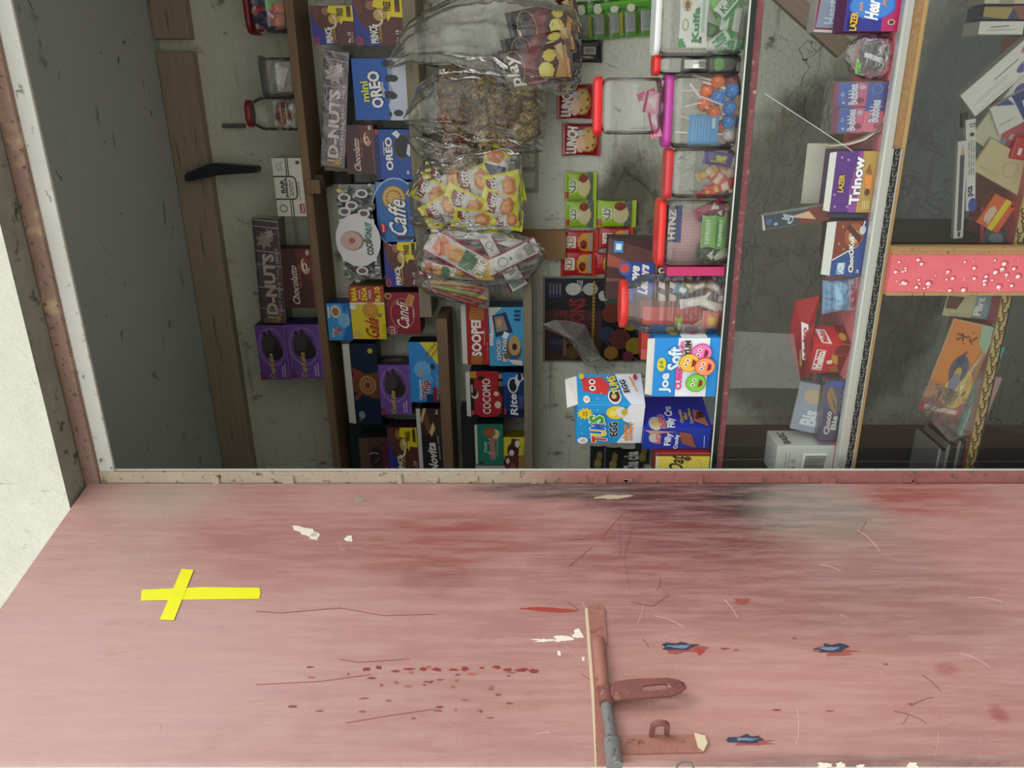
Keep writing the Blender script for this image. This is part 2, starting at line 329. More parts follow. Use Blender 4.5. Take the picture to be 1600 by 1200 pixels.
# ------------------------------------------------------------------ the open door leaf
HX, HY = -.637, 1.2; DD = Vector((-.257, -.966, 0)).normalized(); DN = Vector((-DD.y, DD.x, 0))
DM = Matrix(((DD.x, DN.x, 0, HX), (DD.y, DN.y, 0, HY), (0, 0, 1, ZC), (0, 0, 0, 1)))
def dpix(px, py, off=0):
    """pixel -> (s, height) on the door's face"""
    D = FW*FPX + RT*(600-py) + UP*(H0-px); h = Vector((HX, HY, 0))+DN*off; t = h.dot(DN)/D.dot(DN); p = D*t
    return (p-h).dot(DD), p.z
def door_material():
    n = NB('faded_red_door_paint'); st = n.noise(1, 8, .7, (70, 1, 7)); 
    def E(px, py, rx, ry, soft=.6, wob=.45, ns=9):
        s, z = dpix(px, py); s1, _ = dpix(px, py+ry); _, z1 = dpix(px+rx, py)
        return n.ell((s, 0, z), (abs(s1-s), 9, abs(z1-z)), soft, wob, ns)
    b = n.mix(n.noise(4, 6, .6, (1.6, 1, .8)), rgb(174, 122, 117), rgb(190, 144, 138))
    def lay(m, f, c):
        nonlocal b
        b = n.mix(n.ma('MULTIPLY', m, f), b, rgb(*c))
    lay(E(120, 1060, 420, 230), .65, (206, 170, 168)); lay(E(330, 960, 260, 100), .4, (204, 160, 156)); lay(E(260, 775, 85, 40), .8, (188, 166, 150)); lay(E(215, 850, 70, 60), .5, (190, 156, 146))
    lay(E(430, 850, 130, 70), .6, (172, 108, 104)); lay(E(690, 845, 150, 62), .75, (160, 88, 80)); lay(E(680, 820, 80, 20, .4, .3), .5, (150, 70, 62)); lay(E(560, 790, 200, 30), .5, (188, 140, 134))
    lay(E(700, 985, 260, 60), .3, (188, 128, 122)); lay(E(1130, 890, 330, 95), .6, (160, 96, 92)); lay(E(1120, 815, 140, 62), .85, (104, 50, 54)); lay(E(1040, 778, 130, 30), .85, (88, 42, 46)); lay(E(1185, 778, 70, 35), .9, (56, 36, 40)); lay(E(990, 850, 150, 60), .45, (140, 78, 76))
    lay(E(870, 764, 130, 18, .5, .4), .85, (78, 60, 56)); lay(E(1330, 900, 200, 110), .35, (140, 96, 92)); lay(E(1280, 795, 105, 52, .45, .4, 14), .85, (142, 134, 124)); lay(E(1350, 870, 110, 60, .6, .5), .6, (164, 132, 126))
    lay(E(1400, 940, 200, 70), .35, (150, 112, 106)); lay(E(1440, 775, 95, 30, .5, .4), .8, (154, 74, 66)); lay(E(1560, 850, 90, 90), .5, (190, 130, 124)); lay(E(1180, 1075, 330, 75), .6, (204, 144, 136))
    lay(E(1560, 1120, 180, 60), .45, (176, 116, 112)); lay(E(1420, 1200, 330, 20, .5), .7, (112, 78, 74)); lay(E(685, 900, 55, 28, .3, .6, 30), .35, (140, 76, 76))
    lay(E(1480, 1045, 18, 10), .6, (160, 76, 74)); lay(E(1560, 1115, 12, 12), .6, (150, 60, 60))
    lay(n.mr(st, .40, .62), .30, (216, 178, 172)); lay(n.mr(n.noise(1, 8, .75, (150, 1, 14)), .6, .72), .45, (140, 76, 72)); lay(n.mr(n.noise(1, 8, .8, (28, 1, 9)), .56, .7), .3, (150, 92, 88))
    # bright chips along the worn upper strip, fine scratches everywhere
    ch = n.ma('MULTIPLY', n.mr(n.noise(1, 8, .8, (220, 1, 60)), .62, .66), E(1060, 775, 330, 55, .5, .2)); lay(ch, .8, (196, 176, 166))
    for k, (sc, st2) in enumerate((((7), (1, 1, .7)), ((11), (.7, 1, 1)))):
        v = n.vor(sc, stretch=st2, warp=.6); msk = n.ma('MULTIPLY', n.mr(v, .0035, .0), n.mr(n.noise(5+k*3, 3), .52, .6))
        lay(msk, .35, (226, 196, 188) if k else (150, 92, 88))
    b = n.mix(1.0, b, (.80, .83, .83, 1), 'MULTIPLY')
    hh = n.ma('ADD', n.noise(1, 8, .7, (90, 1, 20)), n.ma('MULTIPLY', n.noise(6, 4), .8)); n.bump(hh, .12, .004)
    n.b.inputs['Specular IOR Level'].default_value = .35
    return n.out(b, n.mr(n.noise(8, 5), .3, .7, .42, .62))
M_DOOR = door_material()
db = MB(); db.box(0, .499, -.0115, 0, -1.05, .80, M_DOOR, b=.0015)
PW, PD, PB = K('e6ded2', .7), K('a04038', .5), K('363c52', .4)
def blob(px, py, rx, ry, m, th=.0007, n=16, jag=.35, ang=0, host=None):
    """raised chip or dried daub on the door, outline of its own"""
    V = []
    for i in range(n):
        a = 2*PI*i/n; k = 1+R_.uniform(-jag, jag); x, y = rx*k*math.cos(a), ry*k*math.sin(a); c, s_ = math.cos(ang), math.sin(ang)
        V.append(dpix(px+x*c-y*s_, py+x*s_+y*c))
    v = [(s, 0.0001, z) for s, z in V]+[(s, th, z) for s, z in V]
    (host or db).add(v, [tuple(range(n, 2*n))]+[(i, (i+1) % n, (i+1) % n+n, i+n) for i in range(n)], m)
blob(480, 831, 20, 6, PW, ang=.25); blob(492, 839, 8, 5, PW); blob(544, 842, 6, 5, PW); blob(561, 780, 7, 5, K('9a9488')); blob(958, 777, 26, 4, K('b8a88e'))
for x, y, rx, ry in ((850, 1001, 16, 3), (878, 999, 14, 4), (905, 993, 8, 7), (874, 1021, 3, 3), (911, 1030, 2, 3), (1290, 1196, 10, 5), (1315, 1196, 7, 5), (1345, 1198, 6, 4), (1425, 1197, 8, 4)): blob(x, y, rx, ry, PW, jag=.55)
for k in range(46):
    x = R_.choice([R_.uniform(590, 800), R_.uniform(560, 800), R_.uniform(980, 1560), R_.uniform(420, 760)]); y = R_.uniform(1040, 1125) if x < 820 else R_.uniform(960, 1180)
    blob(x, y, R_.uniform(2, 7), R_.uniform(1, 2.4), K(R_.choice(['96504a', '9a5850', '86443f', 'a86058'])), .0004)
for k in range(13): blob(575+k*22+R_.uniform(-6, 6), 1046+R_.uniform(-4, 4), R_.uniform(3, 9), R_.uniform(1.5, 3), K('8a3a36'), .0004)
blob(860, 953, 44, 3, PD, jag=.2, ang=.05); blob(1160, 940, 14, 5, K('96504a'))
for x, y in ((1063, 1011), (1299, 1014), (1167, 1156)):    # dried dark-blue daubs in red rings
    blob(x+8, y+4, 30, 6, K('9a5450'), .0004, jag=.4); blob(x, y, 24, 7, PB, .0012, jag=.35); blob(x-2, y, 15, 2.6, K('78829c', .4), .0016, jag=.4)  # pale inner blob: a highlight put into the daub's colour
blob(1094, 1018, 7, 6, PD)
for k in range(26):                                        # long thin scratches
    x, y = R_.uniform(820, 1560), R_.uniform(790, 1160); a = R_.uniform(-.7, .7) if k % 3 else R_.uniform(1, 2); L = R_.uniform(16, 60)
    c = K(R_.choice(['d8b4aa', 'c99c94', '7a4744', '8a504c'])); P = [(x+math.cos(a+.25*t)*L*t, y+math.sin(a+.25*t)*L*t) for t in (0, .35, .7, 1)]; V = []
    for px, py in P:
        for q in (.45, -.45): s, z = dpix(px-math.sin(a)*q, py+math.cos(a)*q); V.append((s, .0003, z))
    db.add(V, [(0, 1, 3, 2), (2, 3, 5, 4), (4, 5, 7, 6)], c)
for pts in ([(975, 800), (945, 835), (940, 842)], [(990, 822), (975, 870), (985, 925)], [(968, 812), (970, 870)], [(1000, 855), (1030, 915), (1045, 932)], [(985, 940), (1020, 948), (1045, 930), (1008, 870)], [(890, 885), (925, 855)], [(885, 845), (915, 842)], [(400, 955), (440, 958), (530, 950), (600, 962), (680, 960)], [(530, 1030), (560, 1035), (640, 1030)], [(400, 1070), (500, 1065), (580, 1054)], [(540, 1130), (610, 1118), (680, 1108)]):
    V = []
    for px, py in pts:
        for q in (.55, -.55): s, z = dpix(px+q*.5, py+q); V.append((s, .0003, z))
    db.add(V, [(2*i, 2*i+1, 2*i+3, 2*i+2) for i in range(len(pts)-1)], K('8a4a48'))
door = db.build('door_1', mtx=DM); structure(door)
# bolt, hasp and staple: parts of the door
def rusty(name, a, b_, c):
    n = NB(name); q = n.mix(n.noise(25, 7, .7), rgb(*a), rgb(*b_)); q = n.mix(1.0, q, (.84, .84, .84, 1), 'MULTIPLY'); q = n.mix(n.mr(n.noise(75, 8, .8), .53, .66), q, rgb(*c)); q = n.mix(n.mr(n.noise(70, 7, .75), .60, .70), q, rgb(190, 160, 140)); n.bump(n.noise(90, 7, .75), .5, .003); return n.out(q, .5)
M_RP = rusty('rust_through_red_paint', (150, 92, 84), (188, 132, 118), (96, 56, 44)); M_ST = rusty('worn_grey_steel', (96, 96, 98), (140, 142, 144), (70, 62, 60))
M_RD = rusty('dark_red_steel', (118, 66, 62), (150, 92, 88), (72, 46, 42)); M_CR = K('cfc0a4', .8)
def dpt(px, py, off): s, z = dpix(px, py); return (s, off, z)
def dslab(b, pts, o0, o1, m):
    n = len(pts); P = [dpix(*p) for p in pts]; v = [(s, o0, z) for s, z in P]+[(s, o1, z) for s, z in P]
    b.add(v, [tuple(range(n-1, -1, -1)), tuple(range(n, 2*n))]+[(i, (i+1) % n, (i+1) % n+n, i+n) for i in range(n)], m)
b = MB(); dslab(b, [(918, 950), (924, 946), (938, 946), (944, 952), (948, 1000), (950, 1080), (958, 1198), (932, 1198), (928, 1080), (922, 1000)], 0, .0035, M_RP)
dslab(b, [(914, 952), (919, 950), (924, 1010), (930, 1100), (934, 1198), (930, 1198), (925, 1100), (918, 1010)], 0, .0012, M_CR)
plate = b.build('bolt_plate', door)
b = MB(); b.tube(dpt(934, 1006, .009), dpt(941, 1082, .009), .0088, M_RP, n=16); b.tube(dpt(934, 1003, .006), dpt(936, 1016, .0105), .006, M_RD, n=12); b.build('bolt_sleeve', door)
b = MB(); b.tube(dpt(940, 1076, .009), dpt(948, 1112, .010), .0066, M_RP, n=16); b.tube(dpt(947, 1108, .010), dpt(956, 1170, .011), .0074, M_ST, n=16); b.tube(dpt(955, 1164, .011), dpt(960, 1204, .011), .0105, M_ST, n=16); b.build('bolt_rod', door)
b = MB()
ol = [(952, 1082), (985, 1077), (1040, 1075), (1062, 1079), (1071, 1087), (1068, 1094), (1045, 1104), (1000, 1106), (960, 1110), (953, 1104)]
sl = [(1004, 1087), (1036, 1084), (1042, 1089), (1037, 1094), (1004, 1096), (1001, 1091)]
def loft_hole(b, outer, inner, o0, o1, m):
    """plate with a slot: outer and inner outlines resampled by angle, lifted off the door by a hair"""
    cx = sum(p[0] for p in inner)/len(inner); cy = sum(p[1] for p in inner)/len(inner); N = 40
    def hit(poly, a):
        best = None
        for i in range(len(poly)):
            (x1, y1), (x2, y2) = poly[i], poly[(i+1) % len(poly)]; dx, dy = math.cos(a), math.sin(a); den = dx*(y2-y1)-dy*(x2-x1)
            if abs(den) < 1e-9: continue
            t = ((x1-cx)*(y2-y1)-(y1-cy)*(x2-x1))/den; u = ((x1-cx)*dy-(y1-cy)*dx)/den
            if t > 0 and -1e-6 <= u <= 1+1e-6 and (best is None or t > best): best = t
        return (cx+math.cos(a)*best, cy+math.sin(a)*best)
    O = [hit(outer, 2*PI*i/N) for i in range(N)]; I = [hit(inner, 2*PI*i/N) for i in range(N)]
    v = [dpt(*p, o1) for p in O]+[dpt(*p, o1) for p in I]+[dpt(*p, o0) for p in O]+[dpt(*p, o0) for p in I]; f = []
    for i in range(N):
        j = (i+1) % N; f += [(i, j, j+N, i+N), (i, i+2*N, j+2*N, j), (i+N, j+N, j+3*N, i+3*N), (i+2*N, i+3*N, j+3*N, j+2*N)]
    b.add(v, f, m)
loft_hole(b, ol, sl, .020, .0235, M_RD); b.tube(dpt(945, 1084, .0125), dpt(947, 1108, .0135), .0098, M_RD, n=14); b.build('hasp', door)
b = MB(); dslab(b, [(962, 1152), (1010, 1151), (1060, 1150), (1098, 1149), (1104, 1158), (1098, 1177), (1040, 1178), (968, 1180)], 0, .003, M_RP)
dslab(b, [(1084, 1148), (1101, 1152), (1105, 1164), (1099, 1176), (1090, 1170)], .003, .0045, M_CR); b.build('staple_plate', door)
b = MB(); z1 = dpix(1014, 1150); z2 = dpix(1044, 1150); sm = dpix(1029, 1152)[0]; zc = (z1[1]+z2[1])/2; hw = abs(z1[1]-z2[1])/2; pr = []
for (rr, off) in ((hw, 0), (hw*.5, 0)):
    V = [(zc-rr, .0)]+[(zc-rr*math.cos(PI*i/14), .022+rr*math.sin(PI*i/14)) for i in range(15)]+[(zc+rr, 0)]; pr.append(V)
V = [(sm-.0035, y, z) for z, y in pr[0]]+[(sm-.0035, max(y, .008), z) for z, y in pr[1]]+[(sm+.002, y, z) for z, y in pr[0]]+[(sm+.002, max(y, .008), z) for z, y in pr[1]]; n_ = len(pr[0])
f = []
for i in range(n_-1): f += [(i, i+1, n_+i+1, n_+i), (2*n_+i, 3*n_+i, 3*n_+i+1, 2*n_+i+1), (i, 2*n_+i, 2*n_+i+1, i+1), (n_+i, n_+i+1, 3*n_+i+1, 3*n_+i)]
b.add(V, f, M_RD); b.build('staple_eye', door)
b = MB()
for k in range(20):
    a = 2*PI*k/20; a2 = 2*PI*(k+1)/20; p, q = dpt(1070+13*math.cos(a), 1202+9*math.sin(a), .003), dpt(1070+13*math.cos(a2), 1202+9*math.sin(a2), .003); b.tube(p, q, .0012, M_ST, n=6)
b.build('wire_ring', door)
# yellow tape cross
M_TAPE = NB('yellow_tape'); M_TAPE = M_TAPE.out(M_TAPE.mix(M_TAPE.noise(30, 4), rgb(226, 226, 20), rgb(238, 236, 40)), .4)
def tape(name, pts, off, label):
    b = MB(); dslab(b, pts, off, off+.0004, M_TAPE); o = b.build(name, mtx=DM); return tag(o, label, 'tape', 'yellow tape cross on the door')
tape('tape_strip', [(222, 922), (320, 918), (406, 919), (407, 928), (405, 936), (320, 937), (220, 939)], .0006, 'longer strip of yellow tape lying across the pink door leaf')
tape('tape_strip', [(284, 890), (303, 891), (272, 970), (250, 969)], .0011, 'shorter slanted strip of yellow tape crossing over the longer one')
# ------------------------------------------------------------------ wooden beam under the ceiling, wall shelves
def xz(px, py, Y): p = pix(px, py, Y); return p.x, p.z
def beam(name, ya, yb, label):
    x0 = pix(300, yb, 2.1).x; x1 = pix(300, ya, 2.1).x
    o = MB().box(x0, x1, 2.095, YB, ZC+.884, ZC+.975, M_BEAM, b=.003).build(name); return tag(o, label, 'beam', 'beams under the ceiling')
beam('wooden_beam', 80, 790, 'long dusty wooden beam along the back wall under the dark ceiling')
beam('wooden_beam', -330, 61, 'shorter wooden beam at the top of the picture, a gap away from the longer one')
S1, S2, S2b, S3 = ZC+.610, ZC+.334, ZC+.292, ZC+.056
def xat(py, Y): return pix(800, py, Y).x
def shelf(name, ya, yb, zt, th, m, label, parts=()):
    r = empty(name, (0, 0, 0)); tag(r, label, 'shelf', 'wooden shelves on the back wall')
    MB().box(-1.149 if yb == 800 else xat(yb, YS), xat(ya, YS), YS, YB, zt-th, zt, m, b=.0015).build('board', r)
    for py, dz, L in parts:
        b = MB(); x = xat(py, YS); b.box(x-.017, x+.017, YS+.012, YB, zt-th-.028, zt-th, M_DARKW, b=.001); b.box(x-.014, x+.014, YB-.03, YB, zt-th-.028-L, zt-th-.028, M_DARKW, b=.001); b.build('bracket', r)
    return r
shelf('wooden_shelf', -330, 800, S1, .021, M_SHELF, 'topmost wooden shelf with a brown front edge holding jars and a few boxes', [(285, 0, .05)])
shelf('wooden_shelf', -330, 496, S2, .032, M_PLANK, 'pale weathered shelf plank behind the hanging snack bags', [(420, 0, .03)])
shelf('wooden_shelf', 498, 800, S2b, .030, M_SHELF, 'dark lower shelf plank holding the wafer and cupcake boxes')
shelf('wooden_shelf', 428, 800, S3, .024, M_PLANK, 'short narrow shelf beside the balloon card with red and blue boxes on it')
x = xat(290, YS-.01); o = MB().box(x-.02, x+.014, YS-.012, YS, S1-.045, S1-.010, M_SHELF, b=.001).build('wood_block'); tag(o, 'small square wood block nailed under the front edge of the top shelf', 'block')
p, q = pix(808, 402, YB), pix(884, 358, YB); o = MB().box(p.x, q.x, YB-.03, YB, q.z, p.z, M_LIGHTW, b=.001).build('wood_board'); tag(o, 'light brown wood board fixed to the wall behind the snack bags', 'board')
# steel plate hanging on the wall
b = MB(); p, q = pix(806, 300, YB), pix(841, 100, YB); z0, z1, x0, x1 = q.z, p.z, p.x, q.x; t = .010
for a in ((x0, x1, z0, z0+t), (x0, x1, z1-t, z1), (x0, x0+t, z0+t, z1-t), (x1-t, x1, z0+t, z1-t), (x0+.055, x0+.065, z0+t, z1-t)): b.box(a[0], a[1], YB-.006, YB, a[2], a[3], K('8a867c', .5, .3))
tag(b.build('metal_frame'), 'empty grey metal frame screwed to the wall behind the hanging bags', 'frame')
# dark tapered blade hanging across the beam
b = MB(); P = [(288, 274), (292, 270), (326, 256), (334, 255), (398, 260), (402, 264), (400, 270), (340, 274), (296, 284), (289, 283)]; V = [pix(x, y, 2.06) for x, y in P]; n_ = len(V)
b.add(V+[v+Vector((0, .034, 0)) for v in V], [tuple(range(n_)), tuple(range(2*n_-1, n_-1, -1))]+[(i, i+n_, (i+1) % n_+n_, (i+1) % n_) for i in range(n_)], K('1c222c', .35))
tag(b.build('plastic_blade'), 'dark tapered plastic blade hanging on the back wall across the ceiling beam', 'blade')
b = MB(); p, q = pix(350, 200, YB), pix(384, 193, YB); b.box(p.x, q.x, YB-.012, YB, q.z, p.z, M_ST, b=.001); b.tube((p.x+.004, YB-.014, p.z-.005), (p.x+.004, YB-.014, q.z), .003, M_ST); tag(b.build('wall_latch'), 'small rusty metal latch on the wall above the red-lidded jar', 'latch')
# ------------------------------------------------------------------ glass counter
ZG = ZC-.303; CX0, CX1 = -.70, .60
M_RED = rusty('chipped_maroon_steel', (104, 48, 54), (140, 78, 84), (176, 130, 130))
r = empty('display_counter', (0, 0, 0)); tag(r, 'glass-topped display counter with gold and black edging at the front', 'counter')
b = MB(); gt = clear('counter_glass', (.86, .93, .89), 1.5, .02); ge = K('10221c', .2)
b.add([(CX0, YC, ZG), (CX1, YC, ZG), (CX1, 1.60, ZG), (CX0, 1.60, ZG)], [(0, 1, 2, 3)], gt); b.box(CX0, CX1, YC, YC+.0015, ZG-.009, ZG-.0005, ge); b.box(CX0, CX1, YC+.0002, YC+.004, ZG-.0006, ZG+.0012, K('d8dcd6', .15))  # pale front strip: sky reflection on the glass, put in as colour
b.build('glass_top', r)
b = MB(); b.box(CX0, CX1, YC+.003, YC+.016, ZG-.021, ZG-.009, M_RED, b=.001); b.build('top_rail', r)
ZM = ZC-.532
def pane_pts(l, Y): return [pix(x, y, Y) for x, y in l]
b = MB(); YP = YC+.010; tl_ = [(1195, 146), (1332, 236)]; a0, a1 = pane_pts(tl_, YP)
V = [(CX0, YP, ZG-.02), (a0.x-.01, YP, ZG-.02), (a0.x, YP, a0.z), (a1.x, YP, a1.z), (a1.x+.05, YP, ZM+.001), (CX0, YP, ZM+.001)]
b.add(V, [tuple(range(6))], M_GLASS); b.build('front_pane', r)
b = MB(); b.tube((a0.x, YP, a0.z), (a1.x, YP, a1.z), .0006, K('c8ccc4', .2), n=6); b.build('pane_edge', r)
# drops-pattern sheet
n = NB('pink_droplet_sheet'); v = n.t.nodes.new('ShaderNodeTexVoronoi'); v.feature = 'F1'; v.inputs['Scale'].default_value = 46; v.inputs['Randomness'].default_value = 1; n.L(n.co, v.inputs['Vector'])
v2 = n.vor(95, 'F1')
c = n.mix(n.noise(20, 4), rgb(206, 92, 104), rgb(228, 128, 136)); c = n.mix(n.mr(v.outputs[0], .24, .14), c, rgb(172, 56, 70)); c = n.mix(n.mr(v.outputs[0], .15, .10), c, rgb(246, 214, 206)); c = n.mix(n.mr(v2, .12, .08), c, rgb(240, 190, 186)); M_PINK = n.out(c, .3)
n = NB('post_sheet'); M_POST = n.out(n.mix(n.noise(30, 4), rgb(200, 88, 100), rgb(218, 114, 122)), .35)
n = NB('gold_scroll'); g = n.mr(n.t.nodes.new('ShaderNodeTexWave').outputs[0], .45, .55) if False else n.mr(n.vor(95, warp=.02), .05, .12); M_GOLD = n.out(n.mix(n.noise(80, 4), rgb(196, 168, 108), rgb(214, 190, 134)), .4, .3)
M_BSC = K('191b19', .35)
def scrolls(b, x0, x1, Yf, zc, h, c, st=.016):
    W, H = x1-x0, h; it = []; k = 0; x = st/2
    while x < W:
        u = x/W; q = 1 if k % 2 else -1; it += [('O', u, .5+.12*q, h*.30/W, .30, h*.15/W, c, 40*q, 40*q+290*q), ('O', (x+st/2)/W, .5-.14*q, h*.16/W, .16, h*.13/W, c, 0, 300)]; x += st; k += 1
    prints(b, it, W, H, lambda X, Z, e: (x0+X, Yf-.0002-min(e, .0003+e*.001), zc-h/2+Z))
n = NB('chipboard_edge'); M_CHIP = n.out(n.mix(n.noise(160, 6, .8), rgb(88, 66, 40), rgb(178, 142, 98)), .8)
b = MB(); b.box(CX0, CX1, YC+.003, 1.43, ZM-.026, ZM-.001, M_DARKW); b.build('middle_board', r)
b = MB(); b.box(CX0, CX1, YC+.003, 1.43, ZM-.001, ZM, M_PINK); b.build('board_lining', r)
b = MB(); b.box(CX0, CX1, YC-.004, YC+.002, ZM-.010, ZM+.002, M_ALU, b=.001); b.box(CX0, CX1, YC-.001, YC+.012, ZM+.002, ZM+.0035, M_ALU); b.build('pane_track', r)
xs = xat(232, YC)
b = MB(); b.box(CX0, xs, YC-.005, YC+.002, ZM-.023, ZM-.010, M_BSC, b=.001); scrolls(b, CX0, xs, YC-.005, ZM-.0168, .011, '6c6e68'); b.box(CX0, xs, YC-.0056, YC-.003, ZM-.0115, ZM-.0095, M_ALU); b.box(CX0, xs, YC-.0056, YC-.003, ZM-.0245, ZM-.0225, M_ALU); b.build('black_edging', r)
b = MB(); b.box(xs, CX1, YC-.001, YC+.003, ZM-.025, ZM-.010, M_CHIP); b.build('bare_edge', r)
b = MB(); b.box(CX0, CX1, YC-.003, YC+.003, ZM-.031, ZM-.0245, M_PLY, b=.001); b.build('wood_lip', r)
ZL = ZC-.770; xa, xb = xat(455, YC-.01), xat(396, YC-.01)
b = MB(); b.box(xa, xb, YC-.016, YC+.004, .0, ZM-.031, M_POST); W_, H_ = xb-xa, .42; dp = []
for i in range(110):
    u, v, q = R_.uniform(.04, .96), R_.uniform(.02, .98), R_.choice([.012, .018, .02, .03, .045, .06]); qv = q*W_/H_*1.15
    dp += [('E', u+q*.3, v-qv*.25, q*1.25, qv*1.3, 'a8384c'), ('E', u, v, q, qv, 'd8909a'), ('E', u-q*.1, v+qv*.2, q*.7, qv*.6, 'f2e2dc')]
prints(b, dp, W_, H_, lambda x, y, e: (xa+x, YC-.0161-min(e, .0004+e*.004), ZM-.031-H_+y)); b.build('post_cover', r)
b = MB(); b.box(xb, xb+.012, YC-.018, YC+.004, 0, ZM-.031, M_PLY, b=.001); b.box(xb+.006, xb+.010, YC-.020, YC-.017, 0, ZM-.031, M_LIGHTW); b.build('post_rail', r)
b = MB(); b.box(xa-.006, xa, YC-.018, YC+.004, 0, ZM-.031, M_PLY, b=.001); b.build('post_rail', r)
b = MB(); b.box(xa, xb+.01, YC+.006, 1.55, 0, ZM-.026, M_DARKW); b.build('partition', r)
for x0, x1 in ((CX0, xa-.006), (xb+.012, CX1)):
    b = MB(); b.add([(x0, YC+.006, .1), (x1, YC+.006, .1), (x1, YC+.006, ZM-.026), (x0, YC+.006, ZM-.026)], [(0, 1, 2, 3)], M_GLASS); b.build('lower_pane', r)
for x0, x1 in ((CX0, xa), (xb+.01, CX1)):
    b = MB(); b.box(x0, x1, YC+.012, 1.41, ZL-.02, ZL-.001, M_DARKW); b.build('lower_board', r)
    b = MB(); b.box(x0, x1, YC+.012, 1.41, ZL-.001, ZL, M_PINK); b.build('board_lining', r)
    b = MB(); b.box(x0, x1, YC+.008, YC+.012, ZL-.015, ZL+.001, M_GOLD); scrolls(b, x0, x1, YC+.008, ZL-.007, .016, '4a3414', .016); b.box(x0, x1, YC+.0072, YC+.008, ZL-.0155, ZL-.0145, M_BSC); b.build('gold_edging', r)
b = MB(); b.box(CX0-.02, CX0, YC, 1.60, 0, ZG, M_DARKW); b.build('side_panel', r)
b = MB(); b.box(CX1, CX1+.018, YC, 1.60, 0, ZG, M_DARKW); b.build('side_panel', r)
# slanting brace and its nailed lath
def bar(name, p, q, w_, h_, m, label, cat):
    p, q = Vector(p), Vector(q); d = (q-p); L = d.length; rot = d.to_track_quat('X', 'Z').to_euler(); o = MB().box(0, L, -w_/2, w_/2, -h_/2, h_/2, m, b=.001).build(name, loc=p, rot=rot); return tag(o, label, cat)
bar('wooden_brace', pix(1150, -75, 1.57), pix(1318, 78, 1.57), .02, .034, M_BEAM, 'slanting wooden brace seen through the counter glass at the top of the picture', 'brace')
# ------------------------------------------------------------------ cartons
TOPS = {}
def carton(name, rect, col, label, cat='box', group=None, Y=YS+.004, d=.07, pr=(), rest=None, yaw=0, side=None, rpr=(), lpr=(), flap=0, tpr=(), lean=0, top=None, wrap=None, key=None, tilt=0):
    """rect = picture rectangle of the front face (x0,y0,x1,y1); rest = height it stands on"""
    x0, y0, x1, y1 = rect; yc = (y0+y1)/2; a = pix(x1, y1, Y); b_ = pix(x0, y0, Y); W = b_.x-a.x
    zt = pix(x0, yc, Y).z if top is None else top; zb = pix(x1, yc, Y).z if rest is None else rest; H = zt-zb; xc = (a.x+b_.x)/2
    m = MB(); sidec = side or col
    bm = bmesh.new(); bmesh.ops.create_cube(bm, size=1)
    for q in bm.verts: q.co = Vector((q.co.x*W, (q.co.y+.5)*d, (q.co.z+.5)*H))
    bmesh.ops.bevel(bm, geom=bm.edges[:], offset=.0009, segments=2, affect='EDGES', profile=.5); bm.verts.index_update()
    # a carton is never perfectly square: its panels bow a little
    vs = [q.co.copy() for q in bm.verts]; fs = [[q.index for q in f.verts] for f in bm.faces]; nr = [f.normal.copy() for f in bm.faces]; bm.free()
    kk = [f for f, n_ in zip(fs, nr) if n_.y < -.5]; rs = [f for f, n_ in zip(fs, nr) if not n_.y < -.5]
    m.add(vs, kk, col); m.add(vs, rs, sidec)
    prints(m, pr, W, H, lambda x, y, e: (x-W/2, -e, y))
    if rpr: prints(m, rpr, d, H, lambda x, y, e: (W/2+e, x, y))
    if lpr: prints(m, lpr, d, H, lambda x, y, e: (-W/2-e, d-x, y))
    if tpr: prints(m, tpr, W, d, lambda x, y, e: (x-W/2, y, H+e))
    o = m.build(name, loc=(xc, Y, zb), rot=(0, tilt, math.radians(yaw))); tag(o, label, cat, group)
    if flap:
        f = MB(); th = .0009; f.add([(-W/2+.001, .0006, H-.001), (W/2-.001, .0006, H-.001), (W/2-.003, flap*.25, H+flap), (-W/2+.003, flap*.25, H+flap), (-W/2+.001, .0006+th, H-.001), (W/2-.001, .0006+th, H-.001), (W/2-.003, flap*.25+th, H+flap), (-W/2+.003, flap*.25+th, H+flap)],
            [(0, 1, 2, 3), (7, 6, 5, 4), (0, 4, 5, 1), (3, 2, 6, 7), (1, 5, 6, 2), (0, 3, 7, 4)], K('d2d2cc', .8)); f.build('flap', o)
    if wrap:
        f = MB(); e = .0016; nx = 10; 
        f.box(-W/2-e, W/2+e, -e-.001, d+e, -.0004, H+e, wrap, b=.001); f.build('wrapper', o)
    if key: TOPS[key] = zt
    return o
def squig(u, v, s, c):      # a looping handwriting-like stroke
    return [('L', [(u, v), (u+.3*s, v+.5*s), (u+.45*s, v), (u+.7*s, v+.4*s), (u+.8*s, v-.3*s), (u+1.1*s, v)], .02, c)]
def cookie(u, v, ru, rv, c='c99a55', dk='8a5a2a', dots=9, hole=False):
    o = [('E', u, v, ru, rv, dk), ('E', u, v, ru*.92, rv*.92, c)]
    for i in range(dots):
        a = 2*PI*i/dots; o.append(('E', u+ru*.6*math.cos(a), v+rv*.6*math.sin(a), ru*.09, rv*.09, dk))
    if hole: o += [('E', u, v, ru*.28, rv*.28, dk)]
    return o
WH = 'f2f0ea'
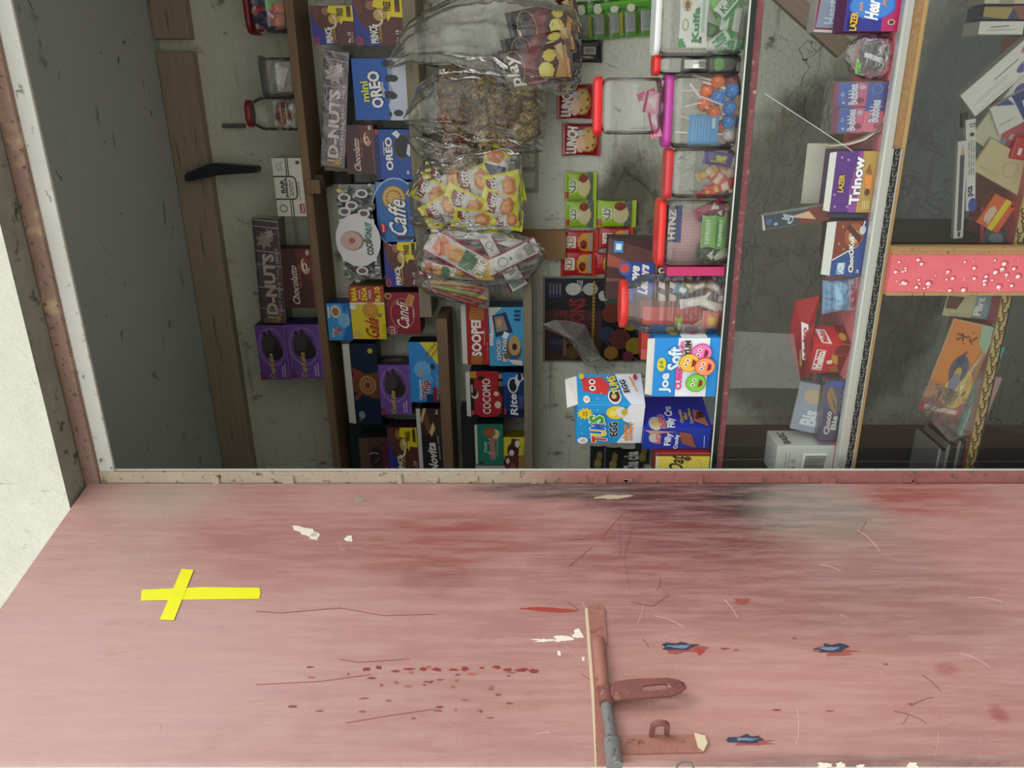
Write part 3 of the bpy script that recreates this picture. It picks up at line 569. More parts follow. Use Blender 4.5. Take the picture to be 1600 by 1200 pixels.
prince = [('P', [(0, 0), (.62, 0), (.30, 1), (0, 1)], '2f2f86'), ('P', [(.62, 0), (1, 0), (1, 1), (.30, 1)], '5a2c24'), ('P', [(0, 0), (.22, 0), (.14, 1), (0, 1)], '2c3a9c'), ('R', .72, .0, 1, .16, '4a2420'), ('S', .84, .22, .16, .30, 9, 'ead826'),
          *cookie(.62, .42, .17, .17, 'd9b65a', '8a5a20', 8), ('O', .58, .48, .19, .16, .03, WH, 120, 330), tl('PRINCE', .36, .60, .50, .15, WH, bold=.03, rot=4), tl('Chocolate', .36, .42, .44, .08, 'd8a850', shear=.3), tl('FREE', .82, .32, .22, .10, '3a2a10', rot=82), ('R', .80, .10, .96, .14, '3a2a10'), tl('LU', .10, .88, .12, .09, 'e05a40'), tl('Rs.15', .14, .20, .20, .08, WH), *lines(.05, .25, .11, 2, .04, WH, .012)]
# Real-world up is picture left, so u runs up the picture and v runs to the left.
def prince_front(small=False):
    return [('R', 0, 0, 1, 1, '5c2f2b'), ('P', [(0, .45), (0, 1), (.98, 1), (.5, .86), (.22, .62)], '2e3690'), ('P', [(.55, .9), (.98, 1), (1, .84), (.8, .78)], '6a3a2a'), ('E', .86, .64, .10, .10, '9c6a4c'), ('P', [(.60, 0), (.62, .24), (.52, .30), (.66, .36), (.62, .46), (.76, .42), (.84, .60), (1, .56), (1, 0)], 'e6d21e'),
            *cookie(.66, .46, .14, .14, 'cfae5c', '7c5420', 7), ('O', .60, .55, .17, .14, .03, WH, 150, 330), ('O', .55, .52, .14, .12, .02, 'd8b060', 160, 330), tl('PRINCE', .24, .60, .38, .15, WH, bold=.04, rot=3), tl('Chocolate', .26, .48, .38, .08, 'd0a455', shear=.3), tl('FREE', .84, .30, .20, .14, '4a3410', bold=.03), ('R', .72, .05, .98, .14, '3a2a14'), ('R', .74, .07, .82, .12, '8a2a20'),
            tl('LU', .10, .90, .10, .08, 'e0563c', bold=.03), ('O', .10, .90, .09, .07, .015, 'e0563c'), tl('Rs. 15', .20, .12, .26, .06, WH), *lines(.06, .34, .06, 2, .03, 'd8cfc0', .008)]
P2 = 'snack boxes on the weathered plank'
# --- weathered plank (second shelf), right to left
carton('biscuit_box', (553, -2, 620, 71), '5c2f2b', 'brown and yellow biscuit box at the top of the picture, lower of two', d=.075, pr=prince_front(), side='2e3278', rest=S2, group=P2, key='pr1', yaw=-4)
carton('biscuit_box', (487, 9, 553, 70), '5c2f2b', 'brown and yellow biscuit box resting on its twin near the top edge', d=.075, pr=prince_front(), side='2e3278', rest=TOPS['pr1']+.0005, group=P2, yaw=-4)
mini = [('R', 0, 0, 1, .34, '9aa6bc'), ('P', [(0, .34), (0, .42), (.2, .34), (.35, .40), (.5, .34), (.7, .41), (.85, .34), (1, .42), (1, .34)], '1f58b0'), *[('E', u, v, .06, .10, '2a2c34') for u, v in ((.1, .26), (.42, .33), (.68, .30), (.92, .34))], ('P', [(0, .34), (.1, .30), (.25, .36), (.45, .22), (.6, .32), (.78, .24), (1, .32), (1, .0), (0, .0)], 'c6cede') , *[('E', u, v, .055, .09, '2a2c34') for u, v in ((.12, .18), (.40, .27), (.68, .24), (.92, .28))],
        tl('mini', .47, .78, .32, .13, 'd8e06a', out='16305a', ow=.06, bold=.04, rot=3), tl('OREO', .50, .58, .58, .20, WH, out='123a80', ow=.07, bold=.06, rot=6), tl('original', .50, .44, .24, .07, WH, rot=5)]
carton('biscuit_box', (552, 91, 625, 188), '1f5fb8', 'wide blue box of small black biscuits standing on the plank, milk splash at its base', d=.06, pr=mini, side='18407e', rest=S2, group=P2, key='mini')
dn = [('R', 0, 0, 1, 1, '5d474e'), ('R', 0, .92, 1, 1, '3a2a32'), ('R', 0, 0, 1, .06, '7a5e64'), tl('D-NUTS', .38, .52, .58, .42, 'e4dcda', bold=.05), tl('U', .035, .52, .05, .40, 'e4dcda', bold=.05), tl('THAT MAKE YOU SMILE', .40, .17, .66, .13, 'cfc6c4', bold=.02), ('S', .80, .60, .05, .09, 7, 'b8a8a8'), ('S', .86, .40, .03, .06, 7, 'cfc4c0'), ('R', .0, .3, .05, .9, '8a6a3a'), ('S', .05, .3, .02, .05, 6, 'd0a040'),
      *[('P', [(u, 0), (u+.015, 0), (u+.03, 1), (u+.022, 1)], 'a5989c') for u in (.12, .33, .55, .68, .91, .97)]]  # slanting pale bars: glints of the wrapping film put into the print
carton('snack_box', (512, 82, 549, 264), '5d474e', 'long flat film-wrapped mauve carton laid across two boxes, near the plank', d=.05, pr=dn, side='4a3840', rest=TOPS['mini']+.020, top=TOPS['mini']+.079, group='long mauve cartons', wrap=M_FILM2, tilt=.13, yaw=0)
oreo = [('R', 0, .86, 1, 1, '15306e'), ('E', .66, .22, .24, .24, '22242c'), ('O', .66, .22, .24, .24, .02, '565a64'), ('P', [(.46, .02), (.7, .0), (.72, .06), (.52, .12)], 'dfe4ee'), ('P', [(.82, .34), (.92, .5), (.98, .36), (.9, .26)], 'dfe4ee'), tl('OREO', .52, .60, .64, .18, WH, out='10285e', ow=.05, bold=.05), tl('original', .62, .74, .26, .05, WH), ('R', .90, .86, .99, .96, 'b83a34'), ('E', .15, .1, .04, .04, 'c8d0e0')]
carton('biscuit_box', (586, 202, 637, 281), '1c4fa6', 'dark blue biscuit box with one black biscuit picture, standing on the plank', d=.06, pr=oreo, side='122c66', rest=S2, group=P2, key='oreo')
def choc(): return [('R', 0, 0, 1, 1, '4a2e2e'), ('P', [(.35, 0), (1, 0), (1, .55), (.75, .4)], '6c2c30'), ('R', 0, 0, 1, .05, '8c4a44'), tl('Chocolatto', .40, .62, .66, .22, 'efe2d4', shear=.35, bold=.01), tl('milk chocolate', .55, .44, .40, .06, 'd86a50'), ('E', .72, .22, .16, .15, '7c4430'), ('O', .72, .22, .12, .11, .03, 'd8b890', 20, 250), ('O', .70, .24, .06, .06, .02, 'efe2d4'), ('E', .94, .12, .05, .05, 'c8b8a8')]
carton('biscuit_box', (540, 195, 585, 272), '4a2e2e', 'brown cream biscuit box lying on top of the dark blue box', d=.055, pr=choc(), side='5a3a3a', rest=TOPS['oreo']+.0005, group=P2)
caffe = [('E', .46, .48, .60, .66, '2f6cb4'), ('O', .46, .48, .60, .66, .02, 'b8d0ec'), ('R', 0, 0, 1, .05, '2a4a80'), ('R', 0, 0, .05, .5, '3a2030'), *cookie(.72, .52, .22, .32, 'd8b35e', '9a7630', 14), tl('Caffe', .40, .45, .62, .46, WH, out='1c3a78', ow=.05, bold=.02, shear=.3), ('E', .20, .86, .09, .09, 'c4343a'), tl('Inovel', .20, .86, .12, .05, WH)]
carton('biscuit_box', (589, 284, 642, 374), '4d8fd4', 'light blue coffee biscuit box with a round golden biscuit, standing on the plank', d=.06, pr=caffe, side='3a2434', rest=S2, group=P2, key='caffe')
coco = [('R', 0, 0, 1, 1, '8e928e')]
for k in range(120): u = R_.choice([R_.uniform(0, .2), R_.uniform(.68, 1)]); coco.append(('E', u, R_.uniform(.03, .97), R_.uniform(.008, .022), R_.uniform(.03, .08), R_.choice(['3c403c', 'c8cac6', '6a6e6a', '26282a', 'b0b2ac', '4a564a'])))
coco += [('E', .44, .5, .28, .62, 'd8d8dc'), ('R', .22, .02, .66, .98, 'd8d8dc'), *[x for u, v in ((.92, .3), (.80, .6), (.88, .78), (.74, .8), (.72, .28), (.12, .45)) for x in (('E', u, v, .045, .17, 'd8d8dc'), ('E', u, v, .028, .11, R_.choice(['7a4c40', '565450', '6a4a42'])))], ('E', .95, .9, .02, .06, 'e0c830'),
         ('E', .44, .66, .10, .32, '8a6456'), ('E', .44, .68, .095, .30, 'c8a898'), ('E', .44, .66, .03, .09, 'a06058'), tl('COCO', .37, .20, .16, .17, '1c1c1e', bold=.03, rot=6, bow=-.1), tl('DONUT', .53, .22, .20, .17, '1d7a4c', bold=.03, rot=-8, bow=-.2)]
carton('donut_box', (535, 288, 590, 436), '8e928e', 'long pebble-patterned white box picturing a round sweet, bridging two boxes', d=.05, pr=coco, side='3c4038', rest=TOPS['caffe']+.001, group=P2)
carton('biscuit_box', (601, 378, 650, 448), '5c2f2b', 'biscuit box in brown and blue squeezed between the light blue and dark red boxes', d=.06, pr=prince_front(), side='2e3278', rest=S2, group=P2)
candi = [('R', 0, .93, 1, 1, '5a1420'), tl('Candi', .46, .50, .60, .34, WH, shear=.4, bold=.01), ('O', .50, .50, .36, .34, .015, 'c88a8a', 200, 520), ('P', [(.66, .22), (.92, .12), (.97, .30), (.72, .44)], 'c8945a'), ('L', [(.70, .34), (.94, .22)], .015, '8a5a30'), ('L', [(.72, .40), (.95, .28)], .015, '8a5a30'), tl('LU', .10, .82, .14, .14, WH, bold=.02), ('O', .10, .82, .11, .13, .012, 'd8a0a0'), ('E', .92, .88, .07, .10, 'd8a850'), ('E', .92, .88, .05, .07, '7c1a24'), ('R', .4, .16, .62, .2, 'd0a0a0')]
carton('biscuit_box', (602, 457, 655, 522), '8e1b2a', 'dark red biscuit box with a white oval logo at the left end of the plank', d=.07, pr=candi, side='4a1420', rest=S2, group=P2, key='candi')
gala = [('R', .70, 0, 1, 1, 'b0402a'), tl('BARA', .85, .86, .24, .14, 'f0dc30', bold=.05, rot=0), tl('PACK', .85, .70, .16, .06, WH), tl('ZADA', .85, .56, .24, .14, 'f0dc30', bold=.05), tl('MAZA', .85, .40, .16, .07, WH), tl('Rs.10', .85, .18, .26, .15, 'f0dc30', bold=.04), ('R', .66, 0, .70, 1, 'e8e4d0'), *cookie(.55, .42, .15, .22, 'd49a3a', '9a6420', 9), tl('Gala', .24, .40, .38, .38, 'a82a26', shear=.4, bold=.02), tl('LU', .09, .86, .10, .12, WH, out='b83a30', ow=.06), ('E', .62, .9, .05, .1, WH), ('R', .44, .10, .50, .2, '8a7a20'), *lines(.04, .3, .08, 2, .05, '8a7a20', .012)]
carton('biscuit_box', (548, 447, 602, 530), 'e0cc28', 'yellow and red biscuit box stacked on the dark red oval-logo box', d=.07, pr=gala, side='8a7440', rest=TOPS['candi']+.0005, group=P2, key='gala')
tip = [('P', [(0, 0), (1, 0), (1, .35), (.4, .2), (0, .45)], '1b6cc0'), ('E', .78, .62, .17, .22, 'd8d0c4'), ('E', .78, .62, .11, .14, '9a7850'), ('E', .55, .3, .2, .25, '7cb8e4'), tl('Tip', .24, .56, .22, .30, 'a02840', out=WH, ow=.10, bold=.04, shear=.2), tl('Chip', .22, .78, .26, .12, WH, out='b83a40', ow=.05), ('R', .62, .86, .92, .93, 'e8e0d0'), *lines(.4, .9, .14, 2, .06, 'cfe4f4', .012)]
carton('biscuit_pack', (501, 474, 548, 532), '3b9be0', 'glossy bright blue pack balanced on top of the yellow and red box', d=.06, pr=tip, side='0e3a78', rest=TOPS['gala']+.0005, top=S1-.024, group=P2, cat='pack')
# --- top shelf
carton('snack_box', (402, 343, 437, 505), '5d474e', 'long flat film-wrapped mauve carton laid on a brown box on the top shelf', d=.05, pr=dn, side='4a3840', rest=S1+.0815, group='long mauve cartons', wrap=M_FILM2, tilt=.04)
carton('biscuit_box', (441, 389, 485, 481), '4a2e2e', 'brown cream biscuit box under the long mauve carton on the top shelf', d=.06, pr=choc(), side='2a1c1e', rest=S1, group='boxes on the top shelf', key='ch2')
bj = [('L', [(1, .46), (.76, .46), (.70, .40), (.70, .05)], .0, WH), ('R', 0, .42, .30, .46, '1c1c1c'), ('R', 0, .50, .30, .53, '1c1c1c'), ('R', .70, .46, 1, .49, '1c1c1c'), ('R', .70, .52, 1, .55, '1c1c1c'), ('L', [(.30, 1), (.30, .36), (.33, .28), (.38, .25), (.60, .25), (.66, .28), (.69, .36), (.69, 1)], .022, '1c1c1c'), tl('BAR', .52, .72, .22, .12, '1c1c1c', bold=.03), tl('JHANDA', .50, .58, .34, .11, '1c1c1c', bold=.04), *lines(.36, .64, .46, 2, .08, '6a6a6a', .03), ('O', .14, .76, .06, .12, .012, '4a4a4a'), ('R', .06, .04, .22, .20, 'b02a34'), tl('Dawn', .14, .12, .12, .08, WH), ('L', [(.78, .75), (.86, .84), (.92, .78)], .01, '7a7a7a'), ('L', [(.80, .66), (.88, .72), (.95, .64)], .01, '7a7a7a'), ('E', .93, .12, .03, .07, '4a4a4a'), *lines(.28, .6, .16, 1, .1, '8a8a8a', .03)]
bj = [x for x in bj if not (x[0] == 'L' and x[2] == .0)]
carton('snack_box', (429, 247, 479, 338), 'dcdad2', 'white box with black rounded outline and small red logo on the top shelf', d=.08, pr=bj, side='b8b6ae', rest=S1, group='boxes on the top shelf', yaw=0)
def cup(dim=0):
    return [('E', .60, .52, .36, .44, '8a6cb0'), ('E', .60, .50, .31, .39, '6e4a96'), ('E', .60, .52, .24, .30, '3a3238'), ('E', .52, .42, .16, .26, '2a2428'), ('E', .66, .62, .15, .20, '4a4046'), ('P', [(.85, .44), (.93, .5), (.90, .58), (.84, .56)], '3a2a34'), ('E', .84, .70, .05, .06, '3a2a34'), tl('CupKake', .26, .56, .46, .20, 'd8c070', out='3a1c4a', ow=.06, bold=.02, shear=.25), tl('double', .15, .24, .20, .05, 'e8e0f0'), tl('chocolate', .17, .16, .24, .05, 'e8e0f0'), ('P', [(0, .8), (.14, .84), (.14, 1), (0, 1)], '7a3a60'), ('R', 0, 0, 1, .03, '8d70b8')]
carton('cake_box', (450, 507, 497, 591), '7050a4', 'purple cake box at the left end of the top shelf, lower of the pair', d=.07, pr=cup(), side='3a2c5a', rest=S1, group='purple cake boxes', key='ck1')
carton('cake_box', (403, 508, 448, 593), '6a4a9e', 'purple cake box stacked on its twin at the left end of the top shelf', d=.07, pr=cup(), side='3a2c5a', rest=TOPS['ck1']+.0005, group='purple cake boxes')
# --- dark lower plank
P2b = 'boxes on the dark lower plank'
chip = [('P', [(.62, 0), (1, 0), (1, .62)], 'e0d040'), tl('MORE', .88, .24, .26, .10, '7a5a20', rot=-40), tl('CHIPS', .80, .16, .26, .10, '7a5a20', rot=-40), ('E', .55, .55, .14, .30, '6ab0e8'), ('E', .50, .62, .06, .1, 'a8a090'), ('E', .38, .40, .10, .2, '5aa4e0'), ('E', .60, .2, .05, .08, '3a3030'), tl('Chip', .22, .44, .30, .30, '9c2438', out=WH, ow=.09, bold=.04, shear=.2), tl('Chocolate', .22, .66, .34, .10, WH), ('R', 0, 0, .14, .45, '12306a'), ('R', .02, .04, .26, .22, '7c2030'), *lines(.05, .5, .08, 2, .05, 'd8c890', .012)]
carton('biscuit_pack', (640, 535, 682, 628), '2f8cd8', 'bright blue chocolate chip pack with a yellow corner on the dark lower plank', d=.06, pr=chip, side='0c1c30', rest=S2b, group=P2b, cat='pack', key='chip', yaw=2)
carton('cake_box', (593, 570, 640, 648), '7050a4', 'purple cake box standing on the bright blue pack with the yellow corner', d=.08, pr=cup(), side='352848', rest=TOPS['chip']+.0005, group='purple cake boxes', key='ck3', rpr=[('P', [(.05, .1), (.95, .1), (.95, .9), (.05, .9)], '3e2e4c'), tl('CupKake', .5, .5, .3, .7, 'a89060', rot=0)])
navy = [('P', [(.42, 1), (.66, 1), (.7, 0), (.3, 0)], '6a4030'), ('P', [(0, 0), (.32, 0), (.38, 1), (0, 1)], '0a1c3c'), ('P', [(.66, 0), (1, 0), (1, 1), (.60, 1)], '0a1c3c'), ('P', [(.56, .9), (.72, .98), (.64, .5)], '8a3a2a'), ('P', [(.30, .9), (.36, .98), (.44, .5)], '8a3a2a'), *cookie(.50, .42, .13, .36, 'a87850', '5c3a24', 11, True), ('E', .92, .22, .03, .10, 'b8b83a'), ('E', .13, .72, .05, .12, '8a8c94'), *lines(.05, .2, .82, 2, .08, 'a8a8b0', .02)]
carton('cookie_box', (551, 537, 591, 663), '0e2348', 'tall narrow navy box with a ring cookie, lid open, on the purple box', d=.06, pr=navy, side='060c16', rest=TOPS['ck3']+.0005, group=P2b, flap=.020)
nov = [('P', [(.55, 0), (1, 0), (1, 1), (.62, 1)], '3c2c28'), ('P', [(.78, .92), (1, .70), (1, .84), (.84, 1)], 'd8b888'), ('P', [(.58, .5), (.70, .3), (.80, .4), (.66, .62)], 'd8b888'), ('P', [(.80, .86), (.62, .66), (.72, .5), (.95, .7)], '7a4a34'), tl('Novita', .28, .50, .44, .40, 'e8e4e0', bold=.04, shear=.3, rot=4), tl('chocolate wafer', .42, .18, .36, .10, 'b8b0a8', rot=3), tl('Rs', .95, .2, .06, .1, WH)]
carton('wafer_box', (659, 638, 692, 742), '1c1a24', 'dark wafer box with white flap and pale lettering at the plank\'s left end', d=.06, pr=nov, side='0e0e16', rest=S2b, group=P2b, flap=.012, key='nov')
carton('biscuit_box', (607, 668, 652, 744), '5c2f2b', 'biscuit box with blue corner and gold lettering on the dark wafer box', d=.06, pr=prince_front(), side='3a2030', rest=TOPS['nov']+.013, group=P2b, key='pr4')
carton('biscuit_box', (563, 684, 605, 750), '4e3434', 'maroon biscuit box beside the door jamb, stacked on the blue-cornered box', d=.06, pr=[('P', [(0, .05), (.3, .3), (.8, .35), (1, 0), (0, 0)], '5c1c2c'), ('R', 0, .7, 1, 1, '5a4a38'), ('E', .5, .42, .3, .22, '2c1a1e'), ('L', [(.62, .66), (.66, .5), (.62, .36)], .02, 'c8c0b8'), ('L', [(.4, .5), (.55, .3)], .015, '8a6a60'), ('R', .05, .1, .3, .14, 'b8a8a0')], side='2a1a1c', rest=TOPS['pr4']+.0005, group=P2b)
carton('storage_box', (549, 664, 566, 760), '152e32', 'plain dark green box standing behind the small maroon box', Y=YS+.068, d=.05, side='0e2024', rest=TOPS['pr4']+.0005, group=P2b)
# --- short narrow shelf
P3 = 'boxes on the short narrow shelf'
pil = [('P', [(.45, .93), (1, 1), (1, .6), (.9, .8), (.7, .85), (.5, .86)], 'c8ccc8'), ('P', [(.50, .80), (.86, .90), (.92, .50), (.58, .30)], '1c2c5a'), ('P', [(.58, .78), (.84, .84), (.86, .58), (.62, .44)], '8a8478'), ('E', .74, .7, .07, .07, 'c8a070'), ('P', [(.5, .62), (.6, .55), (.56, .4), (.46, .5)], WH), ('R', .36, .88, .56, .98, WH), tl('SOFT', .46, .93, .16, .06, 'c03a30'), tl('CHOCO', .28, .72, .34, .12, WH, out='16304a', ow=.08, bold=.03), tl('PILLOW', .28, .54, .38, .14, WH, out='16304a', ow=.08, bold=.03), ('E', .30, .28, .20, .22, '6a4a30'), ('E', .36, .26, .17, .18, 'b89868'), ('E', .34, .26, .06, .07, '3a2418'), ('E', .18, .48, .06, .10, '7a5a3a'), ('P', [(.02, .04), (.10, .04), (.14, .5), (.04, .3)], 'd8d4cc'), ('R', .12, .24, .20, .42, '1a5aa8'), *[('R', .78+.07*i, .08, .82+.07*i, .26, '16385a') for i in range(3)]]
carton('snack_box', (764, 480, 818, 572), '3f9fd0', 'sky blue pillow snack box on the short narrow shelf', d=.07, pr=pil, side='1c4a6a', rest=S3, group=P3, key='pil')
soo = [tl('SOOPER', .48, .56, .66, .40, WH, bold=.05), ('P', [(.74, .22), (.98, .18), (.99, .78), (.76, .86)], 'b87a34'), *[('L', [(.77+.045*i, .26), (.785+.045*i, .8)], .012, '8a5420') for i in range(5)], ('P', [(.01, .35), (.16, .3), (.16, .8), (.02, .85)], 'a86830'), ('R', .34, .18, .60, .21, 'd8a0a0'), ('E', .55, .28, .02, .07, WH), *lines(.08, .4, .06, 1, .1, 'd8a0a0', .02)]
carton('biscuit_box', (729, 476, 762, 570), 'aa1f24', 'red biscuit box with bold white lettering lying on the sky blue box', d=.07, pr=soo, side='7a141a', rest=TOPS['pil']+.0005, group=P3, flap=.014)
rite = [('P', [(.74, .5), (1, .3), (1, 1), (.72, 1)], '1c6cb8'), ('P', [(0, 0), (.25, 0), (.1, 1), (0, 1)], '0e1c46'), ('E', .72, .52, .16, .22, '22242e'), ('O', .72, .52, .16, .22, .03, 'd8dce0'), ('P', [(.66, .3), (.78, .42), (.94, .40), (.98, .1), (.86, .0), (.8, .16)], 'd8dce4'), ('E', .90, .20, .08, .10, '22242e'), tl('Rite', .30, .50, .46, .34, 'eceef2', bold=.03, shear=.2, rot=4), *lines(.2, .5, .2, 2, .1, 'a8b0c0', .02), ('R', .08, .86, .22, .95, 'b83a44')]
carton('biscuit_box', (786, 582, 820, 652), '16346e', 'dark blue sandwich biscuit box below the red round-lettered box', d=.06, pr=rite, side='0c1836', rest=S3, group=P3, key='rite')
coc = [('R', 0, 0, 1, 1, '15161a'), ('P', [(.02, .2), (.1, .06), (.45, .02), (.6, .14), (.98, .12), (1, .2), (1, .86), (.5, .9), (.08, .88), (.0, .6)], 'a82030'), tl('COCOMO', .46, .50, .76, .24, 'f0e0d4', out='5a1018', ow=.06, bold=.03), ('E', .50, .86, .09, .11, 'e0dcd0'), ('E', .54, .88, .08, .09, '3a1c18'), ('E', .52, .20, .05, .08, 'd8c8a8'), ('E', .28, .16, .08, .1, 'd8c8a8'), ('P', [(.86, .8), (1, .8), (1, 1), (.86, 1)], 'c88a30'), ('E', .86, .66, .05, .1, '2a1a1a'), ('E', .74, .06, .06, .08, '6a6a6a'), ('E', .9, .06, .06, .06, '8a8a8a'), ('R', .06, .9, .16, .98, 'c04050'), ('R', .55, .92, .72, .97, 'b8b8b8')]
carton('snack_box', (735, 580, 777, 652), '15161a', 'red and black snack box with round lettering, lid open, on the dark blue box', d=.06, pr=coc, side='0c2030', rest=TOPS['rite']+.0005, group=P3, flap=.012, key='coc')
carton('snack_box', (787, 683, 820, 718), 'd4c838', 'small yellow chocolate box at the left end of the short shelf', d=.05, pr=[('E', .40, .55, .34, .28, '4a2420'), ('P', [(.5, .2), (.9, .26), (.94, .62), (.62, .66)], '5a2c24'), ('E', .70, .34, .16, .12, 'e0dcd4'), ('E', .30, .62, .14, .12, 'e0dcd4'), ('R', .05, .04, .7, .07, 'a09420')], side='6a6220', rest=S3, group=P3, key='yel')
mil = [('E', .80, .48, .13, .26, '8a4a24'), ('E', .76, .30, .12, .16, 'd8c0a0'), ('E', .80, .52, .11, .22, 'a0603a'), tl('milcodai', .40, .46, .50, .24, 'b8383a', out='e8dcd0', ow=.06, bold=.03), tl('Crunch', .44, .70, .26, .12, 'd8e8dc', shear=.3), ('L', [(.2, .24), (.66, .24)], .012, 'c8d8c8'), ('E', .06, .86, .03, .06, '1c3a34')]
carton('snack_box', (746, 663, 780, 726), '1b7a64', 'teal green almond sweet box resting on the small yellow chocolate box', d=.05, pr=mil, side='1a2c24', rest=TOPS['yel']+.0005, group=P3, flap=.007)
carton('snack_box', (789, 713, 822, 748), '5a2420', 'brown and tan chocolate box half behind the jamb on the short shelf', Y=YS-.0, d=.05, pr=[('R', 0, 0, 1, .3, 'a07a40'), ('E', .4, .6, .3, .15, '8a4a3a'), ('L', [(.3, .9), (.3, .4)], .03, 'd8c8b8'), ('E', .8, .85, .12, .1, 'd8c8c0')], side='38181a', rest=S3, group=P3, key='br')
carton('snack_box', (743, 729, 787, 770), 'b8aca8', 'pale carton by the jamb, standing on the brown and tan one', d=.05, pr=lines(.1, .9, .6, 3, .1, '7a6a68'), rest=TOPS['br']+.0005, group=P3, tilt=.02)
carton('storage_box', (722, 637, 742, 752), '23262a', 'dark grey empty carton stood behind the teal green sweet box', Y=YS+.06, d=.05, rest=TOPS['yel']+.035, side='1a1c20', group=P3)
# ------------------------------------------------------------------ pillow packets and film bags
def inpoly(x, y, P):
    r = False; j = len(P)-1
    for i in range(len(P)):
        if (P[i][1] > y) != (P[j][1] > y) and x < (P[j][0]-P[i][0])*(y-P[i][1])/(P[j][1]-P[i][1]+1e-12)+P[i][0]: r = not r
        j = i
    return r
def covers(it, u, v):
    k = it[0]
    if k == 'R': return it[1] <= u <= it[3] and it[2] <= v <= it[4]
    if k == 'E': return ((u-it[1])/it[3])**2+((v-it[2])/it[4])**2 <= 1
    if k == 'P': return inpoly(u, v, it[1])
    return False
def pillow_mesh(W, H, T, base, pr=(), back=None, ends='v', n=36, crinkle=.12, seed=0, rough=.28):
    """sealed packet, centred, front towards -y; prints by patches of its own skin, lettering laid on the bulge"""
    m = MB(); N = n; off = Vector((seed*3.7, seed*1.3, 0))
    def surf(u, v):
        a, b_ = (u, v) if ends == 'v' else (v, u); a = min(max(a, 0), 1); b_ = min(max(b_, 0), 1)
        e = .07; bb = min(max((b_-e)/(1-2*e), 0), 1)
        t = (max(0, 1-abs(2*a-1)**2.6)**.55)*(max(0, 1-abs(2*bb-1)**2.2)**.6)
        q = mn.noise(Vector((u*3.2, v*3.2, 0))+off)*.5+mn.noise(Vector((u*8, v*8, 5))+off)*.28
        pull = abs(2*bb-1)**3; r = mn.noise(Vector((a*13, 2*b_, 9))+off)*pull*.5
        return T/2*max(0.03, t*(1+crinkle*(q*2.2))+crinkle*r*1.6*(t > .05))
    def P(x, y, e=0, side=-1):
        u, v = x/W, y/H; a = (v if ends == 'v' else u); sq = 1-.07*(1-abs(2*a-1)**2)
        if ends == 'v': xx, zz = (x-W/2)*sq, y-H/2
        else: xx, zz = x-W/2, (y-H/2)*sq
        return (xx, side*(surf(u, v)+e), zz)
    cols = [c for c in pr if c[0] in 'REP']
    V = [P(W*i/N, H*j/N) for j in range(N+1) for i in range(N+1)]
    groups = {}
    for j in range(N):
        for i in range(N):
            c = base
            for it in cols:
                if covers(it, (i+.5)/N, (j+.5)/N): c = it[5] if it[0] in 'RE' else it[2]
            groups.setdefault(c, []).append((j*(N+1)+i, j*(N+1)+i+1, (j+1)*(N+1)+i+1, (j+1)*(N+1)+i))
    o = len(m.v); m.v += V
    for c, fs in groups.items():
        k = m.slot(K(c, rough)) if not isinstance(c, bpy.types.Material) else m.slot(c)
        for f in fs: m.f.append(tuple(o+i for i in f)); m.mi.append(k); m.sm.append(True)
    V = [P(W*i/N, H*j/N, 0, 1) for j in range(N+1) for i in range(N+1)]
    m.add(V, [(j*(N+1)+i, (j+1)*(N+1)+i, (j+1)*(N+1)+i+1, j*(N+1)+i+1) for j in range(N) for i in range(N)], K(back or base, rough), smooth=True)
    prints(m, [c for c in pr if c[0] in 'TLOS'], W, H, lambda x, y, e: P(x, y, e+.0006))
    return m
def packet(name, cx, cy, W_, H_, Y, base, label, cat='packet', group=None, ang=0, T=.02, yaw=0, pr=(), ends='v', n=36, seed=0, pitch=0, crinkle=.12, mesh=None):
    """cx, cy picture centre; W_ across (picture-vertical px), H_ along (picture-horizontal px)"""
    s = scl(cy, Y); m = pillow_mesh(W_*s, H_*s, T, base, pr, ends=ends, n=n, seed=seed, crinkle=crinkle)
    o = m.build(name, loc=pix(cx, cy, Y), rot=(math.radians(pitch), math.radians(ang), math.radians(yaw))); return tag(o, label, cat, group)
def film_bag(name, pts, Y, T, label, cat='plastic bag', group=None, mat=None, seed=0, tail=None, amp=.10, nv=54, nu=34):
    """clear bag: pts = [(x, y_top, y_bottom)] picture outline from its hung end to its bottom; one crinkled closed skin"""
    m = MB(); rs = []; L = len(pts)-1
    for j in range(nv+1):
        t = j/nv*L; i = min(int(t), L-1); f = t-i; x, a, b_ = [pts[i][q]*(1-f)+pts[i+1][q]*f for q in range(3)]
        c = pix(x, (a+b_)/2, Y); hw = (pix(x, a, Y).x-pix(x, b_, Y).x)/2; tt = j/nv; th = T/2*max(.10, min(1, math.sin(PI*min(1, tt*.9+.06))**.6)); r = []
        for k in range(nu*2):
            an = 2*PI*k/(nu*2); q = Vector((math.cos(an)*1.6, math.sin(an)*1.6, tt*6+seed*9)); no = 1+amp*(mn.noise(q*1.4)*1.0+mn.noise(q*3.6)*.5+mn.noise(Vector((math.cos(an)*5, math.sin(an)*5, tt*2+seed*4)))*1.3)
            cx_ = abs(math.cos(an))**.75*math.copysign(1, math.cos(an)); r.append((c.x+hw*cx_*no, Y+th*math.sin(an)*no, c.z+mn.noise(q*2.2)*.004))
        rs.append(r)
    m.rings(rs, mat or M_FILM, cap0=False)
    return tag(m.build(name), label, cat, group)
YBG = 1.955
def foil(name, a, b_, dk):
    n = NB(name); q = n.mix(n.mr(n.noise(70, 5, .6, dist=1.5), .38, .62), rgb(*a), rgb(*b_)); q = n.mix(n.mr(n.noise(45, 4, .6, dist=2), .56, .62), q, rgb(*dk)); n.bump(n.noise(60, 5, .6, dist=1.5), .9, .006); return n.out(q, .28, .35)
